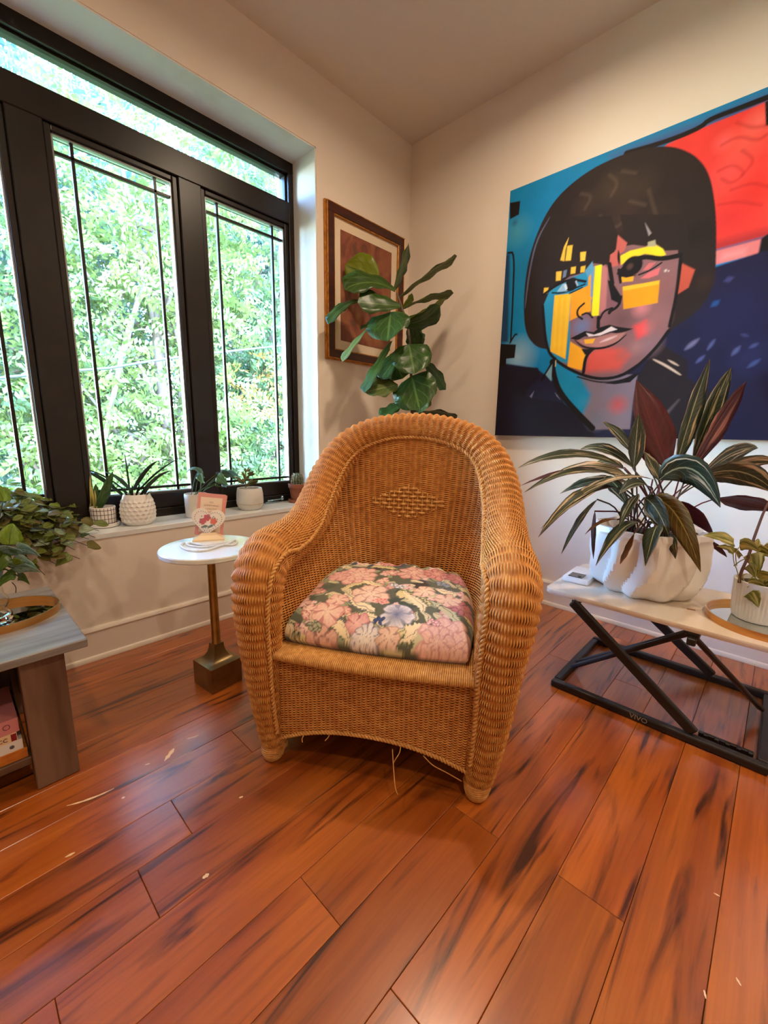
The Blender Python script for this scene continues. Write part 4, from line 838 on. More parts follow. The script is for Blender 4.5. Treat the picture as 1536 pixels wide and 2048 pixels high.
# ------------------------------------------------------------------ fiddle-leaf fig behind the armchair
leaf_mat('fig_leaf', (44, 70, 24), (58, 86, 30), .36, .4, .2, vein=(92, 118, 58)); leaf_mat('fig_leaf_under', (88, 104, 46), (104, 116, 54), .5, .3, .2, vein=(140, 150, 96)); leaf_mat('fig_leaf_backlit', (126, 140, 30), (142, 154, 40), .35, .45, .4, vein=(90, 110, 34))  # yellow-green copy: light through the blade put into its colour
def fig():
    base = np.array([-.40, -.40, 0.]); t = empty('fiddle_leaf_fig', base); tag(t, 'fiddle-leaf fig with big green leaves in a pot behind the armchair', 'houseplant')
    pot = MB().lathe([(.10, 0), (.115, .01), (.135, .20), (.14, .225), (.132, .225), (.122, .19), (.004, .19)], 32).build('pot', MATS['white_ceramic'], t, smooth=True)
    MB().lathe([(.123, .192), (.06, .2), (.002, .203)], 20, capb=False).build('soil', MATS['soil'], pot, smooth=True)
    D = 2.10
    C3 = lambda x, y, d=0.: at(620+x/4.266, 380+y/4.266, D+d)
    tr = [base+[0, 0, .19], base+[.01, 0, .5], C3(870, 1900), C3(860, 1500), C3(850, 1250), C3(800, 1050), C3(740, 880)]
    MB().tube(spline(np.array(tr)-base, 24), np.linspace(.011, .005, 24), 8).build('trunk', MATS['bark'], t, smooth='all')
    MB().tube(spline(np.array([base+[.02, .02, .19], base+[.03, .02, .55], C3(900, 1870, .05), C3(910, 1700, .05)])-base, 12), .006, 8).build('trunk', MATS['bark'], t, smooth='all')
    G, Uu, Y = MATS['fig_leaf'], MATS['fig_leaf_under'], MATS['fig_leaf_backlit']
    L = [((590, 760, .06), (300, 640, .08), .155, 1., Y, 'oval', (0, 0, .0)), ((728, 860, -.02), (292, 848, -.08), .17, .62, G, 'fiddle', (0, 0, .035)), ((716, 850, .0), (845, 482, .05), .12, .45, G, 'fiddle', (0, 0, 0)),
         ((745, 930, .02), (1254, 562, .0), .14, .22, Uu, 'fiddle', (0, 0, .015)), ((775, 1020, .03), (1225, 880, .02), .13, .18, Uu, 'fiddle', (0, 0, .02)), ((775, 1130, -.05), (1110, 985, -.10), .15, .6, G, 'fiddle', (0, 0, -.03)), ((830, 1090, .02), (1158, 925, .0), .10, .3, Y, 'fiddle', (0, 0, -.01)),
         ((770, 990, -.04), (405, 955, -.10), .15, .8, G, 'fiddle', (0, 0, .0)), ((690, 1040, -.05), (660, 1290, -.12), .20, .95, G, 'oval', (0, 0, .0)), ((440, 950, .02), (150, 1145, -.02), .10, .55, G, 'fiddle', (0, 0, .03)), ((540, 1140, .0), (275, 1465, -.03), .09, .3, Uu, 'fiddle', (0, 0, .01)), ((600, 1090, .03), (430, 1195, .02), .09, .35, G, 'fiddle', (0, 0, .0)),
         ((845, 1315, -.04), (890, 1570, -.12), .175, 1., G, 'round', (0, 0, .0)), ((868, 1585, -.03), (935, 1875, -.12), .20, .95, G, 'round', (0, 0, 0)), ((975, 1480, .02), (1158, 1705, .02), .13, .55, G, 'fiddle', (0, 0, .02)), ((695, 1290, -.02), (462, 1730, -.08), .12, .5, G, 'fiddle', (0, 0, .0)),
         ((750, 1660, .0), (465, 1725, -.04), .15, .65, Uu, 'oval', (0, 0, .0)), ((800, 1340, .02), (600, 1620, .02), .15, .75, G, 'fiddle', (0, 0, .0)), ((810, 1800, .03), (608, 1950, .02), .15, .55, G, 'fiddle', (0, 0, .0)), ((960, 1780, .0), (955, 1895, -.03), .11, .8, Uu, 'round', (0, 0, 0)),
         ((900, 1180, .05), (970, 1310, .06), .12, .6, G, 'fiddle', (0, 0, 0)), ((790, 1000, .04), (880, 900, .05), .06, .6, Y, 'fiddle', (0, 0, 0)), ((700, 1390, .06), (790, 1610, .08), .16, .9, G, 'fiddle', (0, 0, 0)), ((880, 1930, .1), (1250, 1950, .16), .14, .3, G, 'fiddle', (0, 0, .03)), ((860, 1100, .06), (900, 1330, .1), .12, .7, G, 'fiddle', (0, 0, 0))]
    for i, (b, e, w, vis, m, pf, bd) in enumerate(L):
        B = C3(*b); T = C3(*e); n = facing((B+T)/2, T, B, vis)
        leaf_obj(t, [m, Uu if m is G else m], B, T, w*1.12, n, bend=bd, prof=pf, nu=13, fold=.16, ripple=.10, twist=.25*math.sin(i*2.1), seed=i)
fig()

# ------------------------------------------------------------------ low white table on a black crossed frame (right)
def xtable():
    x0, x1, y0, y1, zt = -.703, -.285, -2.0, -1.275, .345; cx, cy = -.494, -1.63
    t = empty('low_white_table', (cx, cy, 0)); tag(t, 'low pale table with rounded corners on a crossed black metal frame', 'table')
    pts = []; r = .035
    for (ax, ay, a0) in ((x1-r, y1-r, 0), (x0+r, y1-r, 90), (x0+r, y0+r, 180), (x1-r, y0+r, 270)):
        for k in range(7): a = math.radians(a0+15*k); pts.append((ax+r*math.cos(a)-cx, ay+r*math.sin(a)-cy))
    mb = MB(); n = len(pts); z = (zt-.016, zt-.0145, zt-.0015, zt); sc = (.996, 1, 1, .996)
    V = [(p[0]*s, p[1]*s, zz) for zz, s in zip(z, sc) for p in pts]; F = [tuple(range(n-1, -1, -1)), tuple(range(3*n, 4*n))]+[(i*n+j, i*n+(j+1) % n, (i+1)*n+(j+1) % n, (i+1)*n+j) for i in range(3) for j in range(n)]
    mb.add(V, F).build('table_top', MATS['white_top'], t, smooth=True)
    BM = MATS['black_metal']; o = np.array([cx, cy, 0]); fx0, fx1, fy0, fy1 = -.715, -.275, -1.905, -1.352
    W = .026; h = .024
    def rail(a, b, nm='floor_rail', w=W, hh=h): MB().bar(np.array(a)-o, np.array(b)-o, w, hh, .005).build(nm, BM, t)
    rail((fx0, fy0-.013, h/2+.001), (fx0, fy1+.013, h/2+.001)); rail((fx1, fy0-.013, h/2+.001), (fx1, fy1+.013, h/2+.001)); rail((fx0+.0151, fy0, h/2+.001), (fx1-.0151, fy0, h/2+.001)); rail((fx0+.0151, fy1, h/2+.001), (fx1-.0151, fy1, h/2+.001))
    # crossing struts, two pairs
    rail((-.700, -1.375, .322), (-.708, -1.752, .030), 'strut', .018, .032)
    rail((-.60, -1.366, .032), (-.690, -1.700, .318), 'strut', .016, .016); rail((-.555, -1.366, .032), (-.640, -1.715, .318), 'strut', .016, .016)
    rail((-.690, -1.715, .312), (-.43, -1.890, .034), 'strut', .022, .014); rail((-.30, -1.375, .322), (-.29, -1.752, .030), 'strut', .018, .032)
    rail((-.70, -1.712, .320), (-.29, -1.712, .320), 'bracket', .034, .016); rail((-.70, -1.385, .322), (-.29, -1.385, .322), 'bracket', .028, .012)
    MB().bar(np.array((-.72, -1.712, .305))-o, np.array((-.66, -1.712, .305))-o, .022, .022, .003).build('pivot_bolt', BM, t)
    # slotted adjusting rail lying inside the frame
    rk = MB().bar(np.array((-.672, -1.76, .012))-o, np.array((-.672, -1.885, .012))-o, .012, .02, .002)
    for k in range(5): rk.bar(np.array((-.682, -1.772-.025*k, .014))-o, np.array((-.682, -1.784-.025*k, .014))-o, .012, .022, .002)
    rk.build('slotted_rail', BM, t)
    mat('grey_print', (150, 146, 140), .6)
    text_mesh('VIVO', .022, basis(np.array((fx0-.0158, -1.615, .0095))-o, (0, -1, 0), (0, 0, 1), (-1, 0, 0)), MATS['grey_print'], 'brand_print', t)
    MB().box((-.060-.0, -.055, zt+.0003), (.010, .022, .0006), rz=.3).build('surface_chip', mat('chip_brown', (150, 104, 72), .7), t)
xtable()
# ------------------------------------------------------------------ white phone
def phone():
    ang = math.radians(2); t = empty('phone', (-.50, -1.335, .345), ang); tag(t, 'white phone with a black camera panel lying on the pale low table', 'phone')
    MB().box((0, 0, .011), (.165, .092, .020), .006).build('body', MATS['white_ceramic'], t, smooth=True)
    MB().box((-.045, .004, .0222), (.052, .050, .0024), .001).build('camera_panel', mat('black_glass', (12, 12, 14), .08, coat=.5), t)
    MB().lathe([(.006, 0), (.006, .001), (.004, .0014)], 16, c=(-.057, -.008, .0232), capt=True).build('camera_lens', MATS['black_metal'], t)
phone()

# ------------------------------------------------------------------ stromanthe in a folded white pot
leaf_mat('stromanthe_top', (44, 56, 40), (214, 190, 150), .35, .5, .12, scale=(.9, 2.8, 1), lo=.57, hi=.67, vein=(170, 172, 130), vs=.2); leaf_mat('stromanthe_pale', (70, 74, 44), (232, 200, 160), .35, .5, .2, scale=(.9, 2.6, 1), lo=.44, hi=.60, vein=(206, 196, 150), vs=.2)
leaf_mat('stromanthe_under', (62, 18, 24), (92, 28, 36), .4, .4, .15, scale=(.8, 2, 1), lo=.4, hi=.7, vein=(96, 34, 40)); leaf_mat('stromanthe_pink', (74, 26, 32), (176, 112, 100), .4, .4, .2, scale=(.7, 2.6, 1), lo=.5, hi=.66); leaf_mat('dry_leaf', (110, 66, 30), (150, 100, 50), .6, .3, .1)
leaf_mat('stromanthe_olive', (86, 72, 28), (128, 104, 50), .4, .45, .15, scale=(1.2, 2.4, 1), lo=.4, hi=.7, vein=(186, 166, 104))
def stromanthe():
    c = np.array([-.455, -1.525, .345]); t = empty('potted_stromanthe', c); tag(t, 'large stromanthe with striped dark leaves in a folded white pot', 'houseplant')
    NF = 10
    def mod(a, z):      # crisp folds: slanted facets at the foot, upright creases above
        sh = .5*max(0, 1-z/.075)+.12*math.sin(z*30)
        ph = (a*NF/(2*math.pi)+sh) % 1; tri = abs(2*ph-1)
        return 1.02-(.17+.05*math.sin(3*a))*tri*(1 if z < .2 else .6)
    prof = [(.128, 0), (.150, .012), (.166, .035), (.178, .075), (.182, .11), (.182, .15), (.180, .185), (.176, .212), (.174, .226), (.167, .228), (.160, .222)]
    zz = np.linspace(0, .226, 26); prof = [(float(np.interp(z, [q[1] for q in prof[:9]], [q[0] for q in prof[:9]])), float(z)) for z in zz]+prof[9:]
    pot = MB().lathe(prof+[(.146, .190), (.002, .190)], 120, mod=mod).build('pot', MATS['white_ceramic'], t, smooth=22)
    MB().lathe([(.150, .192), (.08, .2), (.002, .204)], 24, capb=False).build('soil', MATS['soil'], pot, smooth=True)
    D = dep(c+np.array([0, 0, .25]))
    C5 = lambda x, y, d=0.: (lambda p: p if p[0] < -.075 else on(0, (1020+x/2.977, 720+y/2.977), -.075))(at(1020+x/2.977, 720+y/2.977, D+d))
    ppm = FPX*2.977/D
    A, Pl, U2, Pk, Dr, Ol = (MATS['stromanthe_top'], MATS['stromanthe_pale'], MATS['stromanthe_under'], MATS['stromanthe_pink'], MATS['dry_leaf'], MATS['stromanthe_olive'])
    # base, tip (read-off units), depth at base and tip, apparent width, share of width shown, sides, sag
    L = [((935, 650), (752, 118), .03, .06, 225, .9, (U2, A), 0), ((735, 650), (766, 316), -.03, -.06, 95, .8, (A, U2), .0), ((735, 560), (550, 365), .02, .05, 70, .7, (A, U2), .01), ((985, 640), (1190, -5), .03, .08, 105, .7, (A, Pk), .02),
         ((1085, 600), (1318, 45), .05, .12, 115, .7, (A, U2), .02), ((1075, 650), (1408, 128), .02, .06, 95, .55, (Pk, A), .01), ((1140, 690), (1478, 524), .02, .08, 100, .75, (A, U2), .03), ((1190, 700), (1600, 612), .06, .16, 85, .7, (Pl, Pk), .03),
         ((1120, 705), (1590, 800), -.02, -.04, 140, .75, (A, U2), .05), ((1240, 820), (1590, 900), .04, .08, 95, .6, (U2, U2), .01), ((885, 715), (1252, 878), -.10, -.20, 165, .75, (A, U2), .075), ((850, 820), (1135, 1262), -.10, -.22, 135, .8, (Ol, Dr), .05),
         ((800, 820), (945, 1052), -.09, -.19, 110, .8, (A, U2), .02), ((880, 985), (805, 1226), -.16, -.22, 90, .8, (A, U2), .03), ((780, 965), (510, 1225), -.14, -.20, 75, .7, (A, U2), .04), ((680, 640), (48, 642), -.02, -.04, 66, .7, (A, U2), .045),
         ((730, 640), (418, 532), .04, .10, 75, .7, (A, U2), .03), ((700, 690), (238, 702), .02, .04, 95, .7, (Pl, Pk), .03), ((640, 690), (85, 788), -.03, -.08, 55, .6, (A, U2), .04), ((730, 740), (298, 795), .04, .06, 65, .6, (A, U2), .03), ((640, 680), (60, 750), .03, .04, 36, .5, (U2, Pl), .03),
         ((850, 710), (185, 1002), -.06, -.14, 62, .6, (Pl, U2), .06), ((640, 760), (168, 1055), -.08, -.16, 82, .7, (A, Pk), .05), ((520, 830), (305, 1155), -.10, -.14, 34, .6, (A, U2), .02), ((505, 900), (496, 1185), -.08, -.10, 28, .6, (U2, U2), 0), ((640, 950), (446, 1038), -.10, -.12, 30, .5, (Dr, U2), .015),
         ((765, 800), (650, 995), -.10, -.16, 66, .8, (A, U2), .015), ((895, 725), (800, 545), .0, .02, 75, .75, (A, U2), .0), ((950, 850), (1212, 1045), -.04, -.08, 95, .7, (U2, A), .02), ((1140, 1050), (1165, 1195), -.02, -.03, 34, .6, (U2, U2), 0), ((1165, 1060), (1292, 1175), .0, .0, 34, .6, (U2, U2), .005),
         ((950, 1040), (985, 1185), -.14, -.17, 52, .8, (A, U2), .01), ((850, 780), (648, 800), -.11, -.17, 72, .7, (A, U2), .03), ((740, 1030), (655, 1215), -.17, -.20, 36, .5, (Dr, Dr), -.015), ((680, 650), (470, 640), .06, .14, 60, .6, (Pl, Pk), .02), ((560, 700), (700, 870), -.05, -.09, 80, .7, (A, U2), .02), ((1010, 700), (1160, 640), .08, .2, 90, .7, (A, U2), .03), ((820, 620), (700, 470), .08, .16, 70, .7, (U2, A), .02)]
    sc = c+np.array([0, 0, .20])
    for i, (b, e, db, dt, w, vis, ms, sag) in enumerate(L):
        B = C5(*b, db); T = C5(*e, dt); n = facing((B+T)/2, T, B, vis, .3)
        leaf_obj(t, list(ms), B, T, w/ppm/max(.55, vis)*.86, n, bend=(0, 0, sag), prof='lance', nu=10, fold=.22, ripple=.07, twist=.3*math.sin(i*1.7), seed=i)
        a = rng.uniform(0, 6.28); root = sc+np.array([.06*math.cos(a), .06*math.sin(a), -.004])
        MB().tube(spline(np.array([root, (root+B)/2+np.array([0, 0, .03]), B])-c, 8), .0026, 6).build('stem', MATS['dark_stem'] if i % 3 else U2, t, smooth='all')
stromanthe()

# ------------------------------------------------------------------ ribbed pot with variegated pothos on a gold-rimmed mirror tray
leaf_mat('pothos_leaf', (116, 118, 40), (206, 190, 110), .4, .45, .3, scale=(1.6, 2.2, 1), lo=.42, hi=.62)
def ring_tray(name, cx, cy, z, rx, ry, label, rz=0., h=.02):
    t = empty(name, (cx, cy, z), rz); tag(t, label, 'tray'); n = 64
    a = np.linspace(0, 2*np.pi, n, endpoint=False); V = []; F = []
    for (k, zz) in ((0, 0), (0, h), (-.004, h), (-.004, .004)):
        for x in a: V.append(((rx+k)*math.cos(x), (ry+k)*math.sin(x), zz))
    for i in range(3):
        for j in range(n): F.append((i*n+j, i*n+(j+1) % n, (i+1)*n+(j+1) % n, (i+1)*n+j))
    F.append(tuple(range(n-1, -1, -1)))
    MB().add(V, F).build('rim', MATS['gold_rim'], t, smooth=True)
    V = [((rx-.004)*math.cos(x), (ry-.004)*math.sin(x), .005) for x in a]; MB().add(V, [tuple(range(n))]).build('mirror_plate', MATS['mirror'], t)
    return t
ring_tray('mirror_tray', -.525, -1.862, .345, .145, .145, 'round gold-rimmed mirror tray under the small ribbed pot')
def ribbed():
    c = np.array([-.505, -1.838, .351]); t = empty('potted_pothos', c); tag(t, 'variegated pothos with a stick in a small ribbed white pot', 'houseplant')
    rib = lambda a, z: 1+.018*math.cos(a*44)*(1 if .012 < z < .108 else 0)
    prof = [(.056, 0), (.060, .004), (.0625, .02), (.0645, .036), (.0640, .040), (.0655, .072), (.0650, .076), (.067, .108), (.068, .116), (.063, .117), (.062, .102), (.002, .102)]
    pot = MB().lathe(prof, 176, mod=rib).build('pot', mat('ribbed_ceramic', (218, 218, 216), .5, bump=((90, 90, 90), .15)), t, smooth=True)
    MB().lathe([(.0615, .103), (.002, .106)], 20, capb=False).build('soil', MATS['soil'], pot)
    D = dep(c+np.array([0, 0, .13])); C2 = lambda x, y, d=0.: at(1380+x/7.878, 1020+y/7.878, D+d); ppm = FPX*7.878/D
    MB().tube(spline(np.array([C2(775, 1150, .0), C2(800, 1000), C2(930, 700), C2(1010, 440), C2(1150, 60), C2(1240, -120)])-c, 14), np.linspace(.0042, .003, 14), 7).build('stick', mat('stick_bark', (92, 62, 50), .8), t, smooth='all')
    for P in ([(780, 1140, -.01), (740, 950, -.01), (690, 820, -.01), (680, 560, -.01)], [(735, 880, -.01), (720, 700, -.01), (770, 590, -.01)], [(690, 880, -.012), (800, 800, -.012), (900, 760, -.005)], [(860, 1130, .0), (830, 1040, .0), (900, 1000, 0.)], [(900, 1180, -.01), (960, 1080, -.01), (1050, 1000, -.01)], [(900, 1220, -.02), (1000, 1150, -.02), (1100, 1120, -.02)]):
        MB().tube(spline(np.array([C2(*p) for p in P])-c, 9), .0014, 6).build('stem', MATS['pothos_leaf'], t, smooth='all')
    L = [((690, 520, 0), (205, 400, -.01), 230, .85), ((780, 520, 0), (1090, 650, -.02), 210, .8), ((690, 690, .0), (420, 575, .02), 130, .5), ((770, 650, .01), (770, 770, .02), 130, .6), ((1050, 620, .02), (1300, 760, .0), 190, .7), ((1020, 640, .01), (1090, 460, .02), 120, .6),
         ((1000, 680, -.01), (1080, 1030, -.02), 270, .9), ((920, 860, -.01), (1030, 1080, -.02), 170, .7), ((920, 1150, -.02), (1200, 1260, -.04), 190, .7), ((950, 1290, -.03), (1080, 1540, -.04), 220, .8), ((1060, 1060, -.01), (1300, 1080, -.03), 220, .8), ((1190, 1180, -.01), (1330, 1290, -.02), 180, .8), ((1130, 620, .03), (1330, 600, .05), 160, .7)]
    for i, (b, e, w, vis) in enumerate(L):
        B = C2(*b); T = C2(*e); leaf_obj(t, [MATS['pothos_leaf']], B, T, w/ppm/vis, facing(B, T, B, vis, .3), bend=(0, 0, .006), prof='heart', nu=7, fold=.2, ripple=.1, seed=i)
ribbed()

# ------------------------------------------------------------------ grey wood coffee table with books (left)
mat('grey_wood_top', (150, 146, 142), .38, spec=.5, var=((112, 106, 102), (3, 26, 26), .38, .66, 6), bump=((6, 80, 80), .15)); mat('grey_wood', (120, 92, 72), .5, spec=.35, var=((88, 62, 46), (24, 24, 3), .38, .66, 6), bump=((80, 80, 6), .15)); mat('grey_wood_long', (116, 88, 66), .5, spec=.35, var=((86, 60, 44), (3, 24, 24), .38, .66, 6))
def coffee_table():
    x0, x1, y0, y1 = -3.0, -1.930, -.640, -.130; cx, cy = (x0+x1)/2, (y0+y1)/2; t = empty('coffee_table', (cx, cy, 0)); tag(t, 'weathered grey wood coffee table with an open shelf of books', 'table'); o = np.array([cx, cy, 0])
    def bx(n, a, b, m, bev=.002): a = np.array(a, float); b = np.array(b, float); return MB().box((a+b)/2-o, b-a, bev).build(n, MATS[m], t)
    bx('table_top', (x0, y0, .344), (x1, y1, .365), 'grey_wood_top')
    for (xa, xb) in ((-2.062, -1.976), (x0+.046, x0+.132)):
        for (ya, yb) in ((-.615, -.55), (-.22, -.155)): bx('leg', (xa, ya, .001), (xb, yb, .344), 'grey_wood')
    bx('lower_shelf', (x0+.132, -.600, .068), (-2.0621, -.17, .088), 'grey_wood_long'); bx('back_panel', (x0+.132, -.215, .0881), (-2.0621, -.2005, .3435), 'grey_wood_long')
    for xs_ in (x0+.06, -2.048): bx('side_panel', (xs_, -.5499, .0881), (xs_+.03, -.2201, .3435), 'grey_wood')
coffee_table()
def book(x0, x1, y0, y1, z0, z1, cover, label, rz=0., extra=None):
    cx, cy = (x0+x1)/2, (y0+y1)/2; t = empty('book', (cx, cy, z0), rz); tag(t, label, 'book', 'books on the coffee table shelf'); w, d, h = x1-x0, y1-y0, z1-z0
    MB().box((0, 0, h-.001), (w, d, .002)).build('cover', cover, t); MB().box((0, 0, .001), (w, d, .002)).build('cover', cover, t)
    MB().box((0, -d/2+.001, h/2), (w, .002, h-.004)).build('spine', cover, t); MB().box((0, .0015, h/2), (w-.006, d-.007, h-.0042)).build('page_block', MATS['paper'], t)
    if extra: extra(t, w, d, h)
mat('paper', (226, 216, 200), .8); mat('book_pink', (206, 130, 132), .5); mat('book_cream', (230, 200, 160), .5); mat('book_white', (226, 222, 218), .45); mat('book_orange', (206, 128, 40), .5, var=((180, 92, 26), (30, 60, 60), .4, .7)); mat('ink_red', (130, 20, 26), .5); mat('ink_dark', (60, 34, 34), .5); mat('ink_purple', (110, 52, 84), .5); mat('ink_grey', (90, 88, 96), .5); mat('cover_art', (84, 44, 40), .45, var=((176, 120, 60), (40, 40, 40), .5, .6))
def ex_pink(t, w, d, h):
    MB().lathe([(.0055, 0), (.0065, 0), (.0065, .0006), (.0055, .0006)], 20, capb=False).build('spine_emblem', MATS['ink_purple'], t).matrix_local = basis((w/2-.022, -d/2-.0006, h*.55), (1, 0, 0), (0, 0, 1), (0, -1, 0))
    text_mesh('arne', .013, basis((w/2-.066, -d/2-.0003, h*.42), (1, 0, 0), (0, 0, 1), (0, -1, 0)), MATS['ink_purple'], 'spine_print', t); MB().box((-.02, -.01, h+.0004), (w*.7, d*.5, .0006)).build('cover_picture', MATS['cover_art'], t)
def ex_cream(t, w, d, h):
    MB().box((w/2-.006, -d/2-.0003, h/2), (.010, .0006, h-.003)).build('spine_band', MATS['ink_red'], t); text_mesh('CC', .013, basis((w/2-.026, -d/2-.0003, h*.25), (1, 0, 0), (0, 0, 1), (0, -1, 0)), MATS['ink_dark'], 'spine_print', t)
def ex_white(t, w, d, h): MB().lathe([(.0045, 0), (.0045, .0006)], 18, capt=True).build('spine_emblem', MATS['ink_grey'], t).matrix_local = basis((w/2-.02, -d/2-.0003, h*.5), (1, 0, 0), (0, 0, 1), (0, -1, 0))
book(-2.30, -2.068, -.592, -.40, .0885, .1135, MATS['book_orange'], 'orange paperback at the bottom of the book stack', 0)
book(-2.29, -2.074, -.590, -.41, .1136, .1395, MATS['book_white'], 'white book with a dark round mark on its spine', 0, ex_white)
book(-2.28, -2.082, -.590, -.42, .1396, .1605, MATS['book_cream'], 'cream book with a dark red band on its spine', 0, ex_cream)
book(-2.27, -2.076, -.588, -.41, .1606, .1965, MATS['book_pink'], 'pink book with a ring emblem on top of the stack', 0, ex_pink)
# gold tray, glass vase with silver-leaved cutting
ring_tray('oval_tray', -2.072, -.355, .365, .135, .112, 'oval gold-rimmed mirror tray on the grey coffee table', .1)
def vase():
    c = np.array([-2.072, -.375, .371]); t = empty('glass_vase', c); tag(t, 'clear glass bottle vase of water on the oval tray', 'vase')
    m = mat('clear_glass', (250, 252, 252), .01, trans=1., ior=1.45)
    MB().lathe([(.026, 0), (.030, .004), (.030, .018), (.022, .030), (.020, .036), (.026, .046), (.027, .060), (.019, .074), (.017, .10), (.020, .112), (.0185, .112), (.0155, .10), (.0175, .075), (.0245, .060), (.0235, .047), (.0175, .036), (.020, .028), (.027, .016), (.002, .006)], 32).build('glass_body', m, t, smooth=True)
    return c
vc = vase()
leaf_mat('silver_leaf', (150, 182, 176), (84, 124, 84), .28, .6, .25, scale=(3.2, 2.2, 1), lo=.5, hi=.62, vein=(70, 110, 70)); leaf_mat('lime_leaf', (132, 158, 40), (112, 142, 34), .35, .5, .45, vein=(84, 112, 30)); leaf_mat('mid_leaf', (74, 106, 34), (96, 126, 44), .35, .5, .3, vein=(52, 80, 28))
def cutting():
    c = vc+np.array([0, 0, .02]); t = empty('silver_leaf_cutting', c); tag(t, 'plant cutting with silvery and lime leaves in the glass vase', 'houseplant')
    D = dep(vc+np.array([0, 0, .15])); Q = lambda x, y, d=0.: at(x/6.825, 960+y/6.825, D+d); ppm = FPX*6.825/D
    S_, Lm, Md = MATS['silver_leaf'], MATS['lime_leaf'], MATS['mid_leaf']
    L = [((125, 880, .01), (185, 595, .03), 290, .95, Lm, 'heart'), ((-70, 1000, -.02), (315, 985, -.05), 110, .6, S_, 'oval'), ((235, 935, -.01), (555, 1045, -.04), 130, .7, S_, 'heart'), ((200, 1120, -.03), (505, 1210, -.06), 190, .85, S_, 'heart'), ((150, 1195, -.04), (565, 1265, -.07), 120, .6, S_, 'heart'), ((165, 1085, -.04), (-20, 1270, -.06), 190, .85, Md, 'heart'), ((215, 1290, -.04), (-30, 1480, -.06), 150, .8, Md, 'heart'), ((245, 1310, -.02), (405, 1430, -.03), 110, .8, Md, 'heart'), ((180, 1160, -.06), (310, 1135, -.07), 80, .8, Lm, 'oval'), ((45, 290, .0), (-60, 50, .02), 180, .8, Lm, 'heart'), ((60, 1100, -.02), (-60, 1020, -.04), 120, .8, Lm, 'heart'), ((0, 1350, -.05), (-100, 1250, -.08), 150, .8, S_, 'heart')]
    root = vc+np.array([0, 0, .03])
    for i, (b, e, w, vis, m, pf) in enumerate(L):
        B = Q(*b); T = Q(*e); leaf_obj(t, [m], B, T, w/ppm/vis, facing(B, T, B, vis, .3), bend=(0, 0, .008), prof=pf, nu=8, fold=.18, ripple=.08, seed=i+3)
        MB().tube(spline(np.array([root, vc+np.array([0, 0, .11]), (B+vc+np.array([0, 0, .16]))/2, B])-c, 10), .0016, 6).build('stem', MATS['mid_leaf'], t, smooth='all')
    MB().tube(spline(np.array([Q(165, 1400, -.03), Q(215, 1460, -.03), Q(215, 1540, -.03)])-c, 6), .001, 5).build('root_tip', MATS['dark_stem'], t)
cutting()

# ------------------------------------------------------------------ marble side table
def side_table():
    c = np.array([-1.541, -.482, 0.]); rz = math.radians(6.); t = empty('marble_side_table', c, rz); tag(t, 'small round marble side table with a brass stem and flared block foot', 'table')
    MB().lathe([(.1535, .480), (.156, .483), (.156, .494), (.1535, .497)], 64, capt=True).build('marble_top', MATS['marble'], t, smooth=True)
    MB().lathe([(.0165, .150), (.0150, .155), (.013, .46), (.03, .479)], 20, capt=True).build('stem', MATS['brass'], t, smooth=True)
    V = []; F = []; s = .0575
    lv = [(s, .001), (s, .088), (s*.80, .0915), (s*.62, .0975), (s*.48, .107), (s*.38, .119), (s*.32, .133), (s*.30, .1505)]
    for (h, z) in lv: V += [(-h, -h, z), (h, -h, z), (h, h, z), (-h, h, z)]
    for i in range(len(lv)-1):
        for j in range(4): F.append((i*4+j, i*4+(j+1) % 4, (i+1)*4+(j+1) % 4, (i+1)*4+j))
    F += [(3, 2, 1, 0), tuple(range(len(V)-4, len(V)))]
    MB().add(V, F).build('flared_base', MATS['pale_brass'], t, smooth=True)
side_table()
mat('cream_ceramic', (232, 206, 168), .35); mat('heart_white', (236, 226, 214), .35); mat('lavender_print', (150, 130, 160), .5); mat('coral_print', (214, 110, 92), .5); mat('rose_print', (196, 96, 100), .5); mat('sage_print', (110, 124, 118), .5); mat('pink_card', (222, 150, 140), .6); mat('card_panel', (236, 212, 188), .6); mat('clear_bead', (240, 242, 244), .08, trans=.15, ior=1.5, coat=.5)
def heart_pts(n=48, s=1.):
    P = []
    for k in range(n):
        a = 2*math.pi*k/n; x = 16*math.sin(a)**3; y = 13*math.cos(a)-5*math.cos(2*a)-2*math.cos(3*a)-math.cos(4*a); P.append((s*x/17, s*(y+2.5)/17))
    return P[::-1]
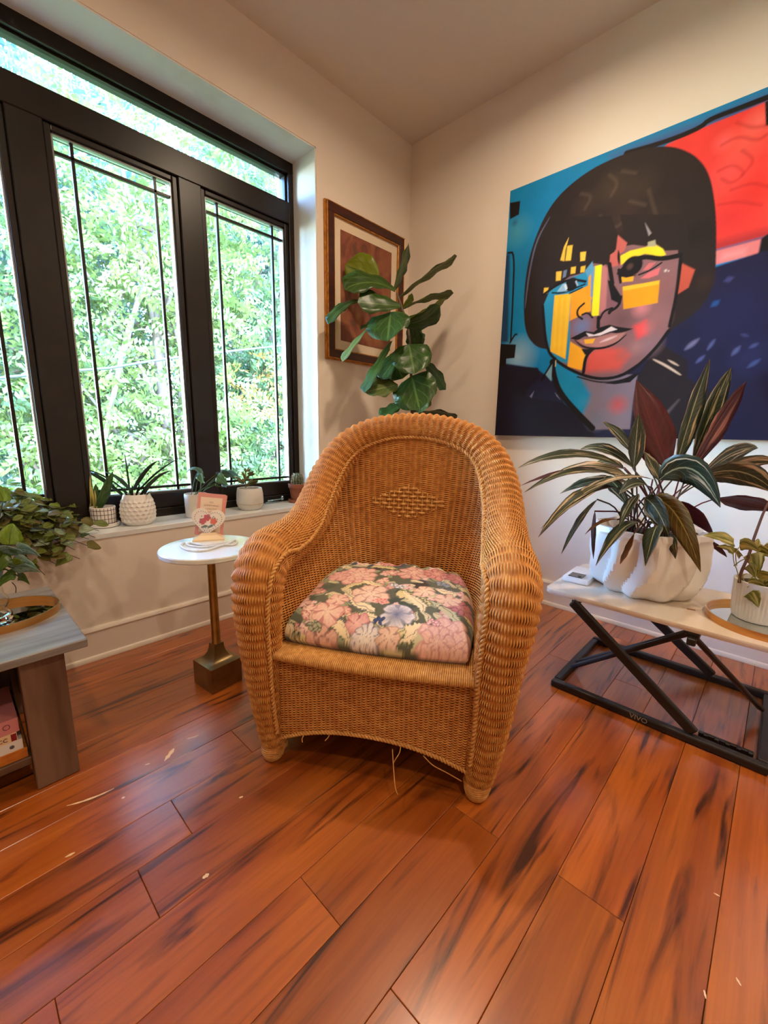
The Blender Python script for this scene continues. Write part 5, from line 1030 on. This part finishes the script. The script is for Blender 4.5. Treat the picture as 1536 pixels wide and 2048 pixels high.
def heart_holder():
    # stands on the side table, facing the room
    D0 = on(2, (418, 1079), .497); t = empty('heart_card_holder', D0, 0); tag(t, 'cream ceramic heart card holder painted with flowers on the marble table', 'ornament')
    v = CAM-D0; v[2] = 0; v /= np.linalg.norm(v); th = math.atan2(v[1], v[0])+math.radians(-4); nrm = np.array([math.cos(th), math.sin(th), 0]); rt = np.array([-math.sin(th), math.cos(th), 0]); up = np.array([0, 0, 1.])
    tilt = math.radians(6); up2 = up*math.cos(tilt)-nrm*math.sin(tilt); nr2 = nrm*math.cos(tilt)+up*math.sin(tilt); roll = math.radians(-9); r2 = rt*math.cos(roll)+up2*math.sin(roll); u2 = up2*math.cos(roll)-rt*math.sin(roll)
    O = up*.060
    M = lambda off: basis(O+nr2*off, r2, u2, nr2)
    mb = MB(); mb.prism(heart_pts(48, .058), .009, M(-.0045)); mb.prism(heart_pts(48, .0562), .0112, M(-.0056)); body = mb.build('heart_body', MATS['heart_white'], t, smooth=True)
    # beaded border
    bd = MB(); HP = heart_pts(44, .047)
    for x, y in HP: p = O+r2*x+u2*y+nr2*.0058; bd.sphere(p, .0017, 6, 4)
    bd.build('painted_border', MATS['lavender_print'], body, smooth='all')
    def dab(x, y, r, m, nm, n=9, sx=1., sy=1., rot=0.):
        P = [(x+r*(sx*math.cos(a)*math.cos(rot)-sy*math.sin(a)*math.sin(rot))*(1+.16*math.cos(5*a)), y+r*(sx*math.cos(a)*math.sin(rot)+sy*math.sin(a)*math.cos(rot))*(1+.16*math.cos(5*a))) for a in np.linspace(0, 2*np.pi, n*2, endpoint=False)]
        MB().prism(P, .0006, M(.0056)).build(nm, MATS[m], body)
    dab(-.004, .019, .0115, 'rose_print', 'painted_flower'); dab(-.017, .005, .011, 'rose_print', 'painted_flower'); dab(.018, .008, .011, 'coral_print', 'painted_flower'); dab(-.010, -.013, .008, 'sage_print', 'painted_leaf', 9, 1.3, .55, .4); dab(.010, -.010, .008, 'sage_print', 'painted_leaf', 9, 1.3, .55, .6)
    for (x, y) in ((-.024, .012), (-.027, .003), (-.022, .022), (-.019, -.006), (.016, .024), (.021, .020), (.013, .019), (.026, .008), (.022, -.006), (.029, .016)): dab(x, y, .0022, 'lavender_print', 'painted_bud', 5)
    for x in (-.006, 0, .006): MB().tube(np.array([O+r2*x*1.6+u2*-.030+nr2*.0058, O+r2*x*.2+u2*-.010+nr2*.0058]), .0006, 5).build('painted_stalk', MATS['sage_print'], body)
    # flared foot
    mb = MB(); V = []; F = []
    for (hx, hy, z) in ((.052, .026, 0), (.052, .026, .005), (.030, .014, .018), (.022, .011, .026)):
        for (sx, sy) in ((-1, -1), (1, -1), (1, 1), (-1, 1)): V.append(rt*hx*sx+nrm*(hy*sy)+up*z)
    for i in range(3):
        for j in range(4): F.append((i*4+j, i*4+(j+1) % 4, (i+1)*4+(j+1) % 4, (i+1)*4+j))
    F += [(3, 2, 1, 0), (12, 13, 14, 15)]; mb.add(V, F).build('foot', MATS['cream_ceramic'], t)
    # cards standing behind the heart
    for k, (dx, dn, rl, lab) in enumerate(((.0, -.016, 7, 'pink card reading DO SOMETHING CREATIVE TODAY, front of the card holder'), (-.003, -.0195, 10, 'plain pink card tucked behind the lettered card'))):
        base = D0+nrm*dn+rt*dx+up*.0065; cd = empty('message_card', base); tag(cd, lab, 'card', 'cards in the heart holder')
        rl = -math.radians(rl); cr = rt*math.cos(rl)*1.+up2*math.sin(rl); cu = up2*math.cos(rl)-rt*math.sin(rl); cn = np.cross(cr, cu); w, h = .092, .150; o2 = np.array([0, 0, .004])
        if cn@nrm < 0: cn = -cn
        MB().prism([(-w/2, 0), (w/2, 0), (w/2, h), (-w/2, h)], .0014, basis(o2-cn*.0014, cr, cu, cn)).build('card', MATS['pink_card'], cd)
        if k == 0:
            MB().prism([(-w/2+.010, .012), (w/2-.011, .012), (w/2-.011, h-.014), (-w/2+.010, h-.014)], .0003, basis(o2, cr, cu, cn)).build('printed_panel', MATS['card_panel'], cd)
            for j, tx in enumerate(('DO', 'SOMETHING', 'CREATIVE', 'TODAY')): text_mesh(tx, .0085, basis(o2+cu*(.116-.0118*j)+cn*.0004, cr, cu, cn), mat('card_ink%d' % j, (150, 128, 110), .7), 'lettering', cd, extrude=.0001)
heart_holder()
def beads():
    c = on(2, (415, 1093), .497); t = MB(); P = []; r_ = random.Random(4)
    key = [(368, 1086), (362, 1092), (372, 1099), (392, 1102), (410, 1101), (425, 1097), (440, 1092), (456, 1087), (470, 1080), (474, 1085), (466, 1090), (448, 1090), (430, 1092), (410, 1094), (390, 1093), (374, 1089), (380, 1086), (396, 1089), (414, 1091), (434, 1087), (452, 1084), (464, 1083)]
    W = np.array([on(2, k, .5005) for k in key]); S2 = spline(W, 190)
    for i, p in enumerate(S2): t.sphere(p-c+np.array([0, 0, .0008*math.sin(i*.13)]), .0039, 7, 5)
    o = t.build('bead_strand', MATS['clear_bead'], smooth='all', loc=c); tag(o, 'coiled strand of small clear beads on the marble side table', 'beads')
beads()

# ------------------------------------------------------------------ pots on the window sill
def soil_disc(par, r, z): MB().lathe([(r, z), (r*.5, z+.003), (.001, z+.004)], 20, capb=False).build('soil', MATS['soil'], par, smooth=True)
# 1 gridded pot with snake plant, on a saucer
leaf_mat('snake_leaf', (52, 84, 40), (84, 116, 62), .4, .45, .12, scale=(7, 1.2, 1)); mat('snake_edge', (206, 190, 104), .45); mat('grid_line', (84, 50, 50), .5)
def snake():
    c = on(2, (187, 1046), ZS); c = np.array([-1.700, .125, ZS]); s = empty('plant_saucer', c); tag(s, 'white saucer under the gridded snake plant pot', 'saucer'); MB().lathe([(.045, 0), (.052, .004), (.054, .016), (.0515, .017), (.048, .006), (.001, .005)], 36).build('dish', MATS['white_ceramic'], s, smooth=True)
    p = c+np.array([0, 0, .0055]); t = empty('potted_snake_plant', p); tag(t, 'small snake plant in a white pot with a dark grid pattern', 'houseplant')
    R0, H0 = .0445, .076; pot = MB().lathe([(R0*.93, 0), (R0*.97, .004), (R0, H0-.003), (R0-.001, H0), (R0-.005, H0), (R0-.006, H0-.012), (.001, H0-.012)], 40).build('pot', MATS['white_ceramic'], t, smooth=True)
    for k in range(4): z = .012+.0175*k; MB().lathe([(R0*.97+.0012+.0009*k/3, z-.0009), (R0*.97+.0012+.0009*k/3, z+.0009)], 40, capb=False).build('grid_ring', MATS['grid_line'], pot, smooth=True)
    for k in range(22): a = 2*math.pi*k/22; MB().bar((R0*.972*math.cos(a), R0*.972*math.sin(a), .005), ((R0+.0003)*math.cos(a), (R0+.0003)*math.sin(a), H0-.003), .0016, .0016, .0003).build('grid_bar', MATS['grid_line'], pot)
    soil_disc(pot, R0-.006, H0-.0115)
    D = dep(p); C6 = lambda x, y, d=0.: at(80+x/5.486, 900+y/5.486, D+d); ppm = FPX*5.486/D
    for i, (b, e, w, vis, m) in enumerate([((620, 670, -.005), (800, 235, .0), 95, .85, 'snake_leaf'), ((600, 665, .01), (612, 370, .02), 75, .8, 'snake_leaf'), ((560, 670, .0), (548, 285, .0), 16, .6, 'snake_edge'), ((600, 668, -.01), (565, 400, -.01), 18, .6, 'snake_edge'), ((540, 670, 0), (590, 430, .01), 16, .6, 'snake_edge'), ((590, 665, .01), (545, 560, .02), 26, .7, 'snake_leaf'), ((625, 665, -.012), (600, 440, -.02), 16, .6, 'snake_edge')]):
        B = C6(*b); T = C6(*e); leaf_obj(t, [MATS[m]], B, T, w/ppm/vis, facing(B, T, B, vis, .1), prof='strap', nu=8, fold=.35, twist=.5, thick=.0012, seed=i)
snake()
# 2 faceted white pot with grassy dark plant
leaf_mat('dark_strap', (36, 54, 34), (52, 74, 48), .35, .5, .1)
def facet_pot():
    c = np.array([-1.585, .085, ZS]); t = empty('potted_spear_plant', c); tag(t, 'dark grassy spear-leaved plant in a white pot of raised triangles', 'houseplant'); NA, NZ = 20, 8
    prof = lambda z: .048+.017*math.sin(math.pi*min(1, (z+.022)/.15)) if z > .006 else .046
    V = []; F = []; H = .125; ctr = []
    for i in range(NZ+1):
        z = H*i/NZ
        for j in range(NA): a = 2*math.pi*(j+.5*(i % 2))/NA; r = prof(z); V.append((r*math.cos(a), r*math.sin(a), z))
    for i in range(NZ):
        for j in range(NA):
            a = i*NA+j; b = i*NA+(j+1) % NA
            if i % 2 == 0: cc = (i+1)*NA+j; d = (i+1)*NA+(j-1) % NA; tris = ((a, b, cc), (a, cc, d))
            else: cc = (i+1)*NA+(j+1) % NA; d = (i+1)*NA+j; tris = ((a, b, cc), (a, cc, d))
            for q, tr in enumerate(tris):
                if 0 < i < NZ-1:
                    m = np.mean([V[x] for x in tr], 0); nn = m*np.array([1, 1, 0]); nn /= np.linalg.norm(nn); V.append(tuple(m+nn*(.0034 if q == 0 else -.0008))); k = len(V)-1
                    F += [(tr[0], tr[1], k), (tr[1], tr[2], k), (tr[2], tr[0], k)]
                else: F.append(tr)
    mb = MB().add(V, F); mb.add([(.046*math.cos(x), .046*math.sin(x), 0) for x in np.linspace(0, 2*np.pi, 18, endpoint=False)], [tuple(range(17, -1, -1))])
    rr_ = prof(H); mb.lathe([(rr_, H), (rr_-.001, H+.002), (rr_-.005, H), (rr_-.006, H-.014), (.001, H-.014)], 36, capb=False); pot = mb.build('pot', MATS['white_ceramic'], t); soil_disc(pot, rr_-.006, H-.0135)
    D = dep(c+np.array([0, 0, .12])); C6 = lambda x, y, d=0.: at(80+x/5.486, 900+y/5.486, D+d); ppm = FPX*5.486/D
    for i, (b, e, w, dt, sg) in enumerate([((930, 520), (85, 92), 46, .0, .055), ((900, 500), (110, 100), 26, -.03, .05), ((960, 470), (260, 198), 18, -.05, .06), ((985, 440), (700, 236), 44, .02, .02), ((985, 480), (925, 20), 20, .04, .0), ((1020, 440), (1290, 120), 40, .02, .035), ((1060, 470), (1530, 92), 18, -.02, .03), ((1100, 500), (1440, 228), 34, .0, .04), ((1140, 500), (1300, 280), 20, -.04, .02), ((1150, 510), (1230, 450), 14, -.03, .008), ((1000, 510), (1010, 390), 24, -.03, 0), ((1050, 510), (1090, 370), 22, -.03, 0), ((960, 520), (900, 440), 24, -.04, .01), ((1090, 515), (1180, 420), 18, -.03, .01), ((1020, 520), (980, 400), 22, .0, 0)]):
        B = C6(*b, -.005+.01*(i % 3)); T = C6(*e, dt); leaf_obj(t, [MATS['dark_strap']], B, T, w/ppm/.6, facing(B, T, B, .6, .3), bend=(0, 0, sg*.55), prof='strap', nu=10, fold=.35, seed=i)
facet_pot()
# 3 white cylinder pot with small-leaved philodendron
leaf_mat('blue_green_leaf', (110, 150, 140), (72, 108, 84), .3, .6, .2, vein=(60, 96, 70))
def cyl_pot():
    c = np.array([-1.345, .085, ZS]); t = empty('potted_philodendron', c); tag(t, 'small philodendron in a plain white cylinder pot behind the pink cards', 'houseplant')
    pot = MB().lathe([(.044, 0), (.047, .003), (.049, .10), (.048, .105), (.0445, .105), (.0435, .09), (.001, .09)], 36).build('pot', MATS['pale_ceramic'], t, smooth=True); soil_disc(pot, .0435, .0905)
    D = dep(c+np.array([0, 0, .15])); C7 = lambda x, y, d=0.: at(360+x/12.8, 940+y/12.8, D+d); ppm = FPX*12.8/D
    for i, (b, e, w, vis, k) in enumerate([((560, 90, 0), (150, 80, -.02), 130, .5, .02), ((500, 110, -.02), (600, 350, -.03), 210, .8, 0), ((440, 60, 0), (640, 200, -.01), 120, .6, 0), ((930, 110, 0), (1130, 50, .0), 110, .6, 0), ((960, 150, -.02), (1230, 390, -.04), 260, .85, .0), ((1100, 110, .0), (1440, 260, -.02), 150, .55, .015), ((1250, 90, .02), (1560, 240, .0), 110, .5, .015), ((960, 330, 0), (940, 220, 0), 90, .8, 0), ((1120, 320, -.02), (1190, 450, -.03), 120, .8, 0), ((560, 270, -.02), (640, 330, -.03), 80, .7, 0), ((900, 380, 0), (1050, 430, -.01), 50, .6, 0)]):
        B = C7(*b); T = C7(*e); leaf_obj(t, [MATS['blue_green_leaf'] if i % 3 != 1 else MATS['mid_leaf']], B, T, w/ppm/vis, facing(B, T, B, vis, .4), bend=(0, 0, k), prof='heart', nu=7, fold=.2, seed=i)
        a = i*1.3; rt_ = c+np.array([.02*math.cos(a), .02*math.sin(a), .09]); MB().tube(spline(np.array([rt_, (rt_+B)/2+np.array([0, 0, .01]), B])-c, 8), .0013, 5).build('stem', MATS['lime_leaf'], t, smooth='all')
cyl_pot()
# 4 rounded cream pot with jade
leaf_mat('jade_leaf', (92, 96, 52), (120, 116, 66), .35, .5, .05)
def jade_pot():
    c = np.array([-1.075, .090, ZS]); t = empty('potted_jade_plant', c); tag(t, 'little jade plant in a rounded off-white two-tone pot', 'houseplant')
    pot = MB().lathe([(.046, 0), (.054, .006), (.064, .028), (.0655, .045), (.064, .08), (.060, .104), (.058, .108), (.054, .107), (.055, .092), (.001, .092)], 44).build('pot', MATS['pale_ceramic'], t, smooth=True); soil_disc(pot, .055, .0925)
    MB().lathe([(.0648, .030), (.0660, .0315), (.0648, .033)], 44, capb=False).build('glaze_line', mat('glaze_line', (196, 176, 146), .4), pot, smooth=True)
    D = dep(c+np.array([0, 0, .13])); C8 = lambda x, y, d=0.: at(340+x/5.12, 920+y/5.12, D+d); ppm = FPX*5.12/D
    for P in ([(775, 285), (775, 230), (772, 170), (780, 110)], [(778, 240), (740, 215), (700, 185)], [(785, 270), (830, 245), (870, 215)], [(780, 180), (815, 160), (850, 140)]): MB().tube(spline(np.array([C8(*p) for p in P])-c, 8), .0028, 6).build('stem', mat('jade_stem', (110, 96, 64), .6) if 'jade_stem' not in MATS else MATS['jade_stem'], t, smooth='all')
    for i, (b, e, w) in enumerate([((745, 225), (665, 165), 26), ((760, 240), (700, 215), 26), ((775, 180), (738, 125), 22), ((780, 130), (768, 80), 20), ((790, 120), (810, 80), 20), ((790, 150), (860, 118), 20), ((800, 160), (872, 140), 22), ((775, 200), (760, 150), 30), ((790, 210), (800, 160), 26), ((800, 260), (900, 212), 34), ((790, 270), (850, 195), 30), ((770, 230), (740, 190), 30), ((780, 215), (800, 190), 28), ((800, 120), (825, 95), 18)]):
        B = C8(*b, .008*math.sin(i)); T = C8(*e, .015*math.sin(i*2)); leaf_obj(t, [MATS['jade_leaf']], B, T, w/ppm/.75, facing(B, T, B, .75, .3), prof='oval', nu=6, fold=.1, thick=.003, seed=i)
jade_pot()
# 5 terracotta pot with a small cactus
mat('terracotta', (158, 96, 70), .75, var=((132, 76, 54), (25, 25, 25), .4, .7)); mat('cactus_skin', (70, 86, 56), .6); mat('cactus_spine', (206, 196, 170), .6)
def cactus():
    c = np.array([-.772, .110, ZS]); s = empty('terracotta_saucer', c); tag(s, 'terracotta saucer under the cactus pot in the window corner', 'saucer'); MB().lathe([(.042, 0), (.050, .003), (.054, .018), (.051, .018), (.046, .006), (.001, .005)], 32).build('dish', MATS['terracotta'], s, smooth=True)
    p = c+np.array([0, 0, .0055]); t = empty('potted_cactus', p); tag(t, 'small round spiny cactus in a terracotta pot', 'houseplant')
    pot = MB().lathe([(.034, 0), (.036, .003), (.047, .076), (.052, .077), (.0535, .098), (.050, .099), (.047, .08), (.001, .08)], 32).build('pot', MATS['terracotta'], t, smooth=True); soil_disc(pot, .046, .0805)
    b = MB().lathe([(.012, .08), (.024, .085), (.030, .105), (.030, .125), (.024, .145), (.012, .156), (.001, .158)], 48, capb=False, mod=lambda a, z: 1+.09*math.cos(a*13)).build('cactus_body', MATS['cactus_skin'], t, smooth=True)
    sp = MB(); r_ = random.Random(2)
    for k in range(13):
        a = 2*math.pi*k/13
        for j in range(8):
            z = .09+.0088*j; r = .0335*math.sqrt(max(.05, 1-((z-.115)/.047)**2)); P0 = np.array([r*math.cos(a), r*math.sin(a), z])
            for q in range(5):
                d = np.array([math.cos(a), math.sin(a), 0])*.6+np.array([r_.uniform(-1, 1), r_.uniform(-1, 1), r_.uniform(-.6, 1)])*.7; d /= np.linalg.norm(d); sp.tube([P0-d*.001, P0+d*.0075], [.0006, .0002], 3, cap=False)
    stuff(sp.build('spines', MATS['cactus_spine'], b))
cactus()
# window crank on the right-hand casement
mat('crank_metal', (150, 178, 196), .22, metal=.9)  # bluish: reflection of the sky put into the metal colour
def crank():
    c = np.array([-.905, .170, ZS]); t = empty('window_crank', c); tag(t, 'folded silvery window crank lying at the casement foot', 'window crank')
    MB().box((0, .001, .006), (.085, .024, .011), .004).build('housing', MATS['crank_metal'], t, smooth=True); MB().bar((-.03, -.010, .0165), (.052, -.014, .021), .010, .007, .002).build('arm', MATS['crank_metal'], t, smooth=True); MB().sphere((.060, -.014, .026), .0105, 12, 8, sc=(1, 1, 1.25)).build('knob', MATS['crank_metal'], t, smooth='all')
crank()
# 6 trailing bushy plant at the left end of the sill
leaf_mat('bush_leaf', (116, 132, 52), (142, 152, 70), .42, .45, .42, vein=(66, 80, 34)); leaf_mat('bush_leaf_light', (160, 174, 66), (140, 156, 60), .4, .45, .4); leaf_mat('bush_leaf_olive', (116, 100, 34), (96, 96, 40), .45, .4, .25); leaf_mat('bush_leaf_pale', (150, 168, 140), (110, 130, 90), .35, .5, .2)
def bush():
    c = np.array([-2.13, .095, ZS]); t = empty('trailing_plant', c); tag(t, 'bushy trailing plant with many round olive leaves at the left of the sill', 'houseplant')
    pot = MB().lathe([(.05, 0), (.054, .003), (.066, .11), (.069, .112), (.069, .125), (.064, .125), (.061, .108), (.001, .108)], 32).build('pot', MATS['terracotta'], t, smooth=True); soil_disc(pot, .061, .1085)
    meshes = []
    for k, (mname, pf) in enumerate((('bush_leaf', 'heart'), ('bush_leaf_light', 'round'), ('bush_leaf_olive', 'round'), ('bush_leaf_pale', 'heart'), ('bush_leaf', 'oval'))):
        V, F, mi, UV = leaf_mesh((0, 0, 0), (1, 0, 0), .9 if pf != 'oval' else .6, (0, 0, 1), bend=(0, 0, .06), prof=pf, nu=5, fold=.15, thick=.02, seed=k); me = bpy.data.meshes.new('bush_leaf'); me.from_pydata([tuple(v) for v in V], [], F); me.materials.append(MATS[mname]); me.polygons.foreach_set('use_smooth', [True]*len(F))
        a = me.attributes.new('luv', 'FLOAT_VECTOR', 'POINT'); a.data.foreach_set('vector', np.array(UV, np.float32).ravel()); meshes.append(me)
    D = 1.66; Q = lambda x, y, d=0.: at(x, y, D+d); r_ = random.Random(8)
    top = c+np.array([0, 0, .12])
    ends = [(20, 985, .02), (45, 975, .0), (75, 985, .03), (100, 1000, -.03), (125, 1010, .0), (150, 1022, -.02), (165, 1030, .0), (60, 1010, -.06), (35, 1020, -.10), (85, 1040, -.10), (120, 1045, -.08), (165, 1055, -.12), (198, 1062, -.14), (178, 1078, -.16), (185, 1095, -.18), (160, 1118, -.20), (115, 1130, -.22), (90, 1150, -.24), (60, 1070, -.16), (40, 1090, -.2), (20, 1050, -.16), (100, 1070, -.14), (10, 1000, .05), (70, 1095, -.22), (140, 1085, -.18), (135, 1030, .02), (50, 1045, .0), (10, 1075, -.1), (190, 1075, -.15), (150, 1100, -.18), (110, 1100, -.18), (30, 1000, -.04), (75, 1020, -.08), (0, 1030, -.1), (55, 995, -.02), (110, 1025, -.05)]
    for k, e in enumerate(ends):
        E = Q(*e); mid = (top+E)/2+np.array([r_.uniform(-.02, .02), r_.uniform(-.03, .01), r_.uniform(0, .05)]); mid[2] = max(mid[2], ZS+.05) if mid[1] > -.01 else mid[2]
        P = spline(np.array([top, mid, E]), 14); MB().tube(P-c, np.linspace(.0018, .001, 14), 5).build('stem', MATS['dark_stem'], t, smooth='all')
        n = 15
        for j in range(n):
            u = .28+.74*j/n+r_.uniform(-.04, .04); p = P[min(13, max(0, int(u*13)))]+np.array([r_.uniform(-.022, .022), r_.uniform(-.022, .022), r_.uniform(-.018, .022)])
            s = r_.uniform(.030, .048)*(1 if j < n-1 else 1.15)
            a = r_.uniform(0, 6.28); dr = Vector((math.cos(a), math.sin(a)*.8, r_.uniform(-.7, .3))).normalized(); nn = Vector(tuple(tocam(p)*r_.uniform(.3, .9)+UPV*r_.uniform(.3, .9)+np.array([r_.uniform(-.5, .5), r_.uniform(-.5, .5), 0]))); nn = (nn-dr*nn.dot(dr)).normalized(); yv = nn.cross(dr)
            w = [0, 0, 1, 2, 3, 4][r_.randrange(6)] if e[1] < 1040 else [0, 2, 2, 0, 4, 3][r_.randrange(6)]
            if p[1] > -.004 and p[2] < ZS+.012: p[2] = ZS+.012+r_.random()*.02
            o = bpy.data.objects.new('leaf', meshes[w]); COL.objects.link(o); o.parent = t; M = basis(p-c, dr, yv, nn); o.matrix_local = M @ Matrix.Scale(s, 4)
bush()

# ------------------------------------------------------------------ outside: garden trees, cables
mat('lawn', (110, 130, 74), .9, var=((150, 150, 96), (.6, .6, .6), .4, .65)); mat('tree_bark', (98, 82, 70), .9)
g = MB().box((0, 22, -3.1), (60, 42, .2)).build('ground', MATS['lawn']); struct(g)
def out_leaf(name, a, b, tr=.45):
    m = mat(name, a, .55, spec=.3, var=(b, (2.2, 2.2, 2.2), .35, .65, 3), transl=tr); return m
out_leaf('tree_leaf_green', (62, 84, 50), (88, 108, 70)); out_leaf('tree_leaf_yellow', (76, 94, 44), (104, 116, 58)); out_leaf('tree_leaf_shade', (54, 80, 70), (80, 104, 92)); out_leaf('tree_leaf_orange', (146, 98, 48), (124, 106, 54))  # blue-green one: shade on the back foliage put into the leaf colour
def tree(x, y, h, rad, nspray, ll, m, label, seed, zc=None, droop=.35, extra=None):
    rs = np.random.RandomState(seed); t = empty('garden_tree', (x, y, -3.0)); tag(t, label, 'tree', 'trees outside the window'); zc = zc if zc is not None else h*.55
    tr = np.array([(0, 0, 0), (.1, 0, h*.3), (-.05, .1, h*.6), (.1, 0, h*.9)]); MB().tube(spline(tr, 14), np.linspace(.16, .03, 14), 8).build('trunk', MATS['tree_bark'], t, smooth='all')
    ctr = []
    for k in range(26):
        u = rs.uniform(.25, .95); b = spline(tr, 20)[int(u*19)]; a = rs.uniform(0, 6.28); rr_ = rad*rs.uniform(.45, .95); e = np.array([rr_*math.cos(a), rr_*math.sin(a)*.8, zc+(h*.5)*rs.uniform(-.9, .95)]); mid = (b+e)/2+np.array([0, 0, .25])
        MB().tube(spline([b, mid, e], 8), np.linspace(.045, .012, 8), 5).build('branch', MATS['tree_bark'], t, smooth='all'); ctr += [e, mid*.4+e*.6]
    ctr = np.array(ctr)
    # sprays of paired leaflets
    n = nspray; ci = rs.randint(0, len(ctr), n); P = ctr[ci]+rs.normal(0, rad*.20, (n, 3))*np.array([1, 1, .9]); free = rs.rand(n) < .35
    q = rs.normal(0, 1, (n, 3)); q /= np.linalg.norm(q, axis=1)[:, None]; P[free] = (q*np.array([rad, rad*.85, h*.5])*rs.rand(n, 1)**.4+np.array([0, 0, zc]))[free]
    ax = rs.normal(0, 1, (n, 3)); ax[:, 2] = ax[:, 2]*.4-droop; ax /= np.linalg.norm(ax, axis=1)[:, None]
    sd = np.cross(ax, rs.normal(0, 1, (n, 3))); sd /= np.linalg.norm(sd, axis=1)[:, None]; NL = 12
    j = np.arange(NL); side = np.where(j % 2 == 0, 1., -1.); al = (j//2)*ll*.62
    b0 = P[:, None]+ax[:, None]*al[None, :, None]; dr = sd[:, None]*side[None, :, None]+ax[:, None]*.55; dr = dr+rs.normal(0, .22, dr.shape); dr /= np.linalg.norm(dr, axis=2)[..., None]
    L = ll*rs.uniform(.75, 1.25, (n, NL, 1)); wv = np.cross(dr, np.cross(sd, ax)[:, None]+rs.normal(0, .3, dr.shape)); wv /= np.linalg.norm(wv, axis=2)[..., None]
    V = np.stack([b0, b0+dr*L*.5+wv*L*.24, b0+dr*L, b0+dr*L*.5-wv*L*.24], 2).reshape(-1, 3); Q = np.arange(len(V)).reshape(-1, 4)
    if extra:
        k = (np.linalg.norm(P-np.array(extra), axis=1) < .55); kk = np.repeat(k, NL); stuff(fast_mesh('turning_foliage', V, Q[kk], MATS['tree_leaf_orange'], t, smooth=False)); Q = Q[~kk]
    stuff(fast_mesh('foliage', V, Q, MATS[m], t, smooth=False)); return t
tree(.35, 5.0, 8.2, 1.9, 3800, .085, 'tree_leaf_yellow', 'bright yellow-green tree nearest the middle casement', 1, 4.7, extra=(1.2, -.6, 4.6))
tree(-1.9, 5.6, 8.8, 1.9, 3900, .09, 'tree_leaf_green', 'leafy green tree seen through the leftmost casement', 2, 5.0)
tree(2.6, 5.6, 8.8, 1.9, 3900, .09, 'tree_leaf_green', 'green tree seen through the right-hand casement', 3, 5.0)
tree(1.2, 8.5, 10.0, 2.8, 3200, .13, 'tree_leaf_shade', 'tall bluish-green tree behind the yellow-green one', 4, 6.0)
tree(-2.2, 9.0, 10.0, 2.8, 3200, .13, 'tree_leaf_shade', 'tall bluish-green tree at the back left of the garden', 5, 6.0)
tree(5.0, 9.0, 10.0, 2.8, 3200, .13, 'tree_leaf_shade', 'tall bluish-green tree at the back right of the garden', 6, 6.0)
mat('cable', (44, 48, 54), .7); mat('cable_pale', (150, 180, 196), .6)
def cable(pts, y, r, m, label):
    P = np.array([on(1, p, y) for p in pts]); d0 = P[0]-P[1]; d1 = P[-1]-P[-2]; P = np.vstack([P[0]+d0*1.5, P, P[-1]+d1*3]); c = P[0].copy()
    o = MB().tube(spline(P-c, 20), r, 6).build('overhead_cable', MATS[m], smooth='all', loc=c); tag(o, label, 'cable')
cable([(0, 756), (75, 747), (230, 735), (350, 715), (575, 690)], 3.0, .012, 'cable', 'dark overhead cable crossing outside the casements')
cable([(120, 318), (260, 288), (395, 266)], 3.2, .008, 'cable_pale', 'thin pale overhead cable high outside the window')
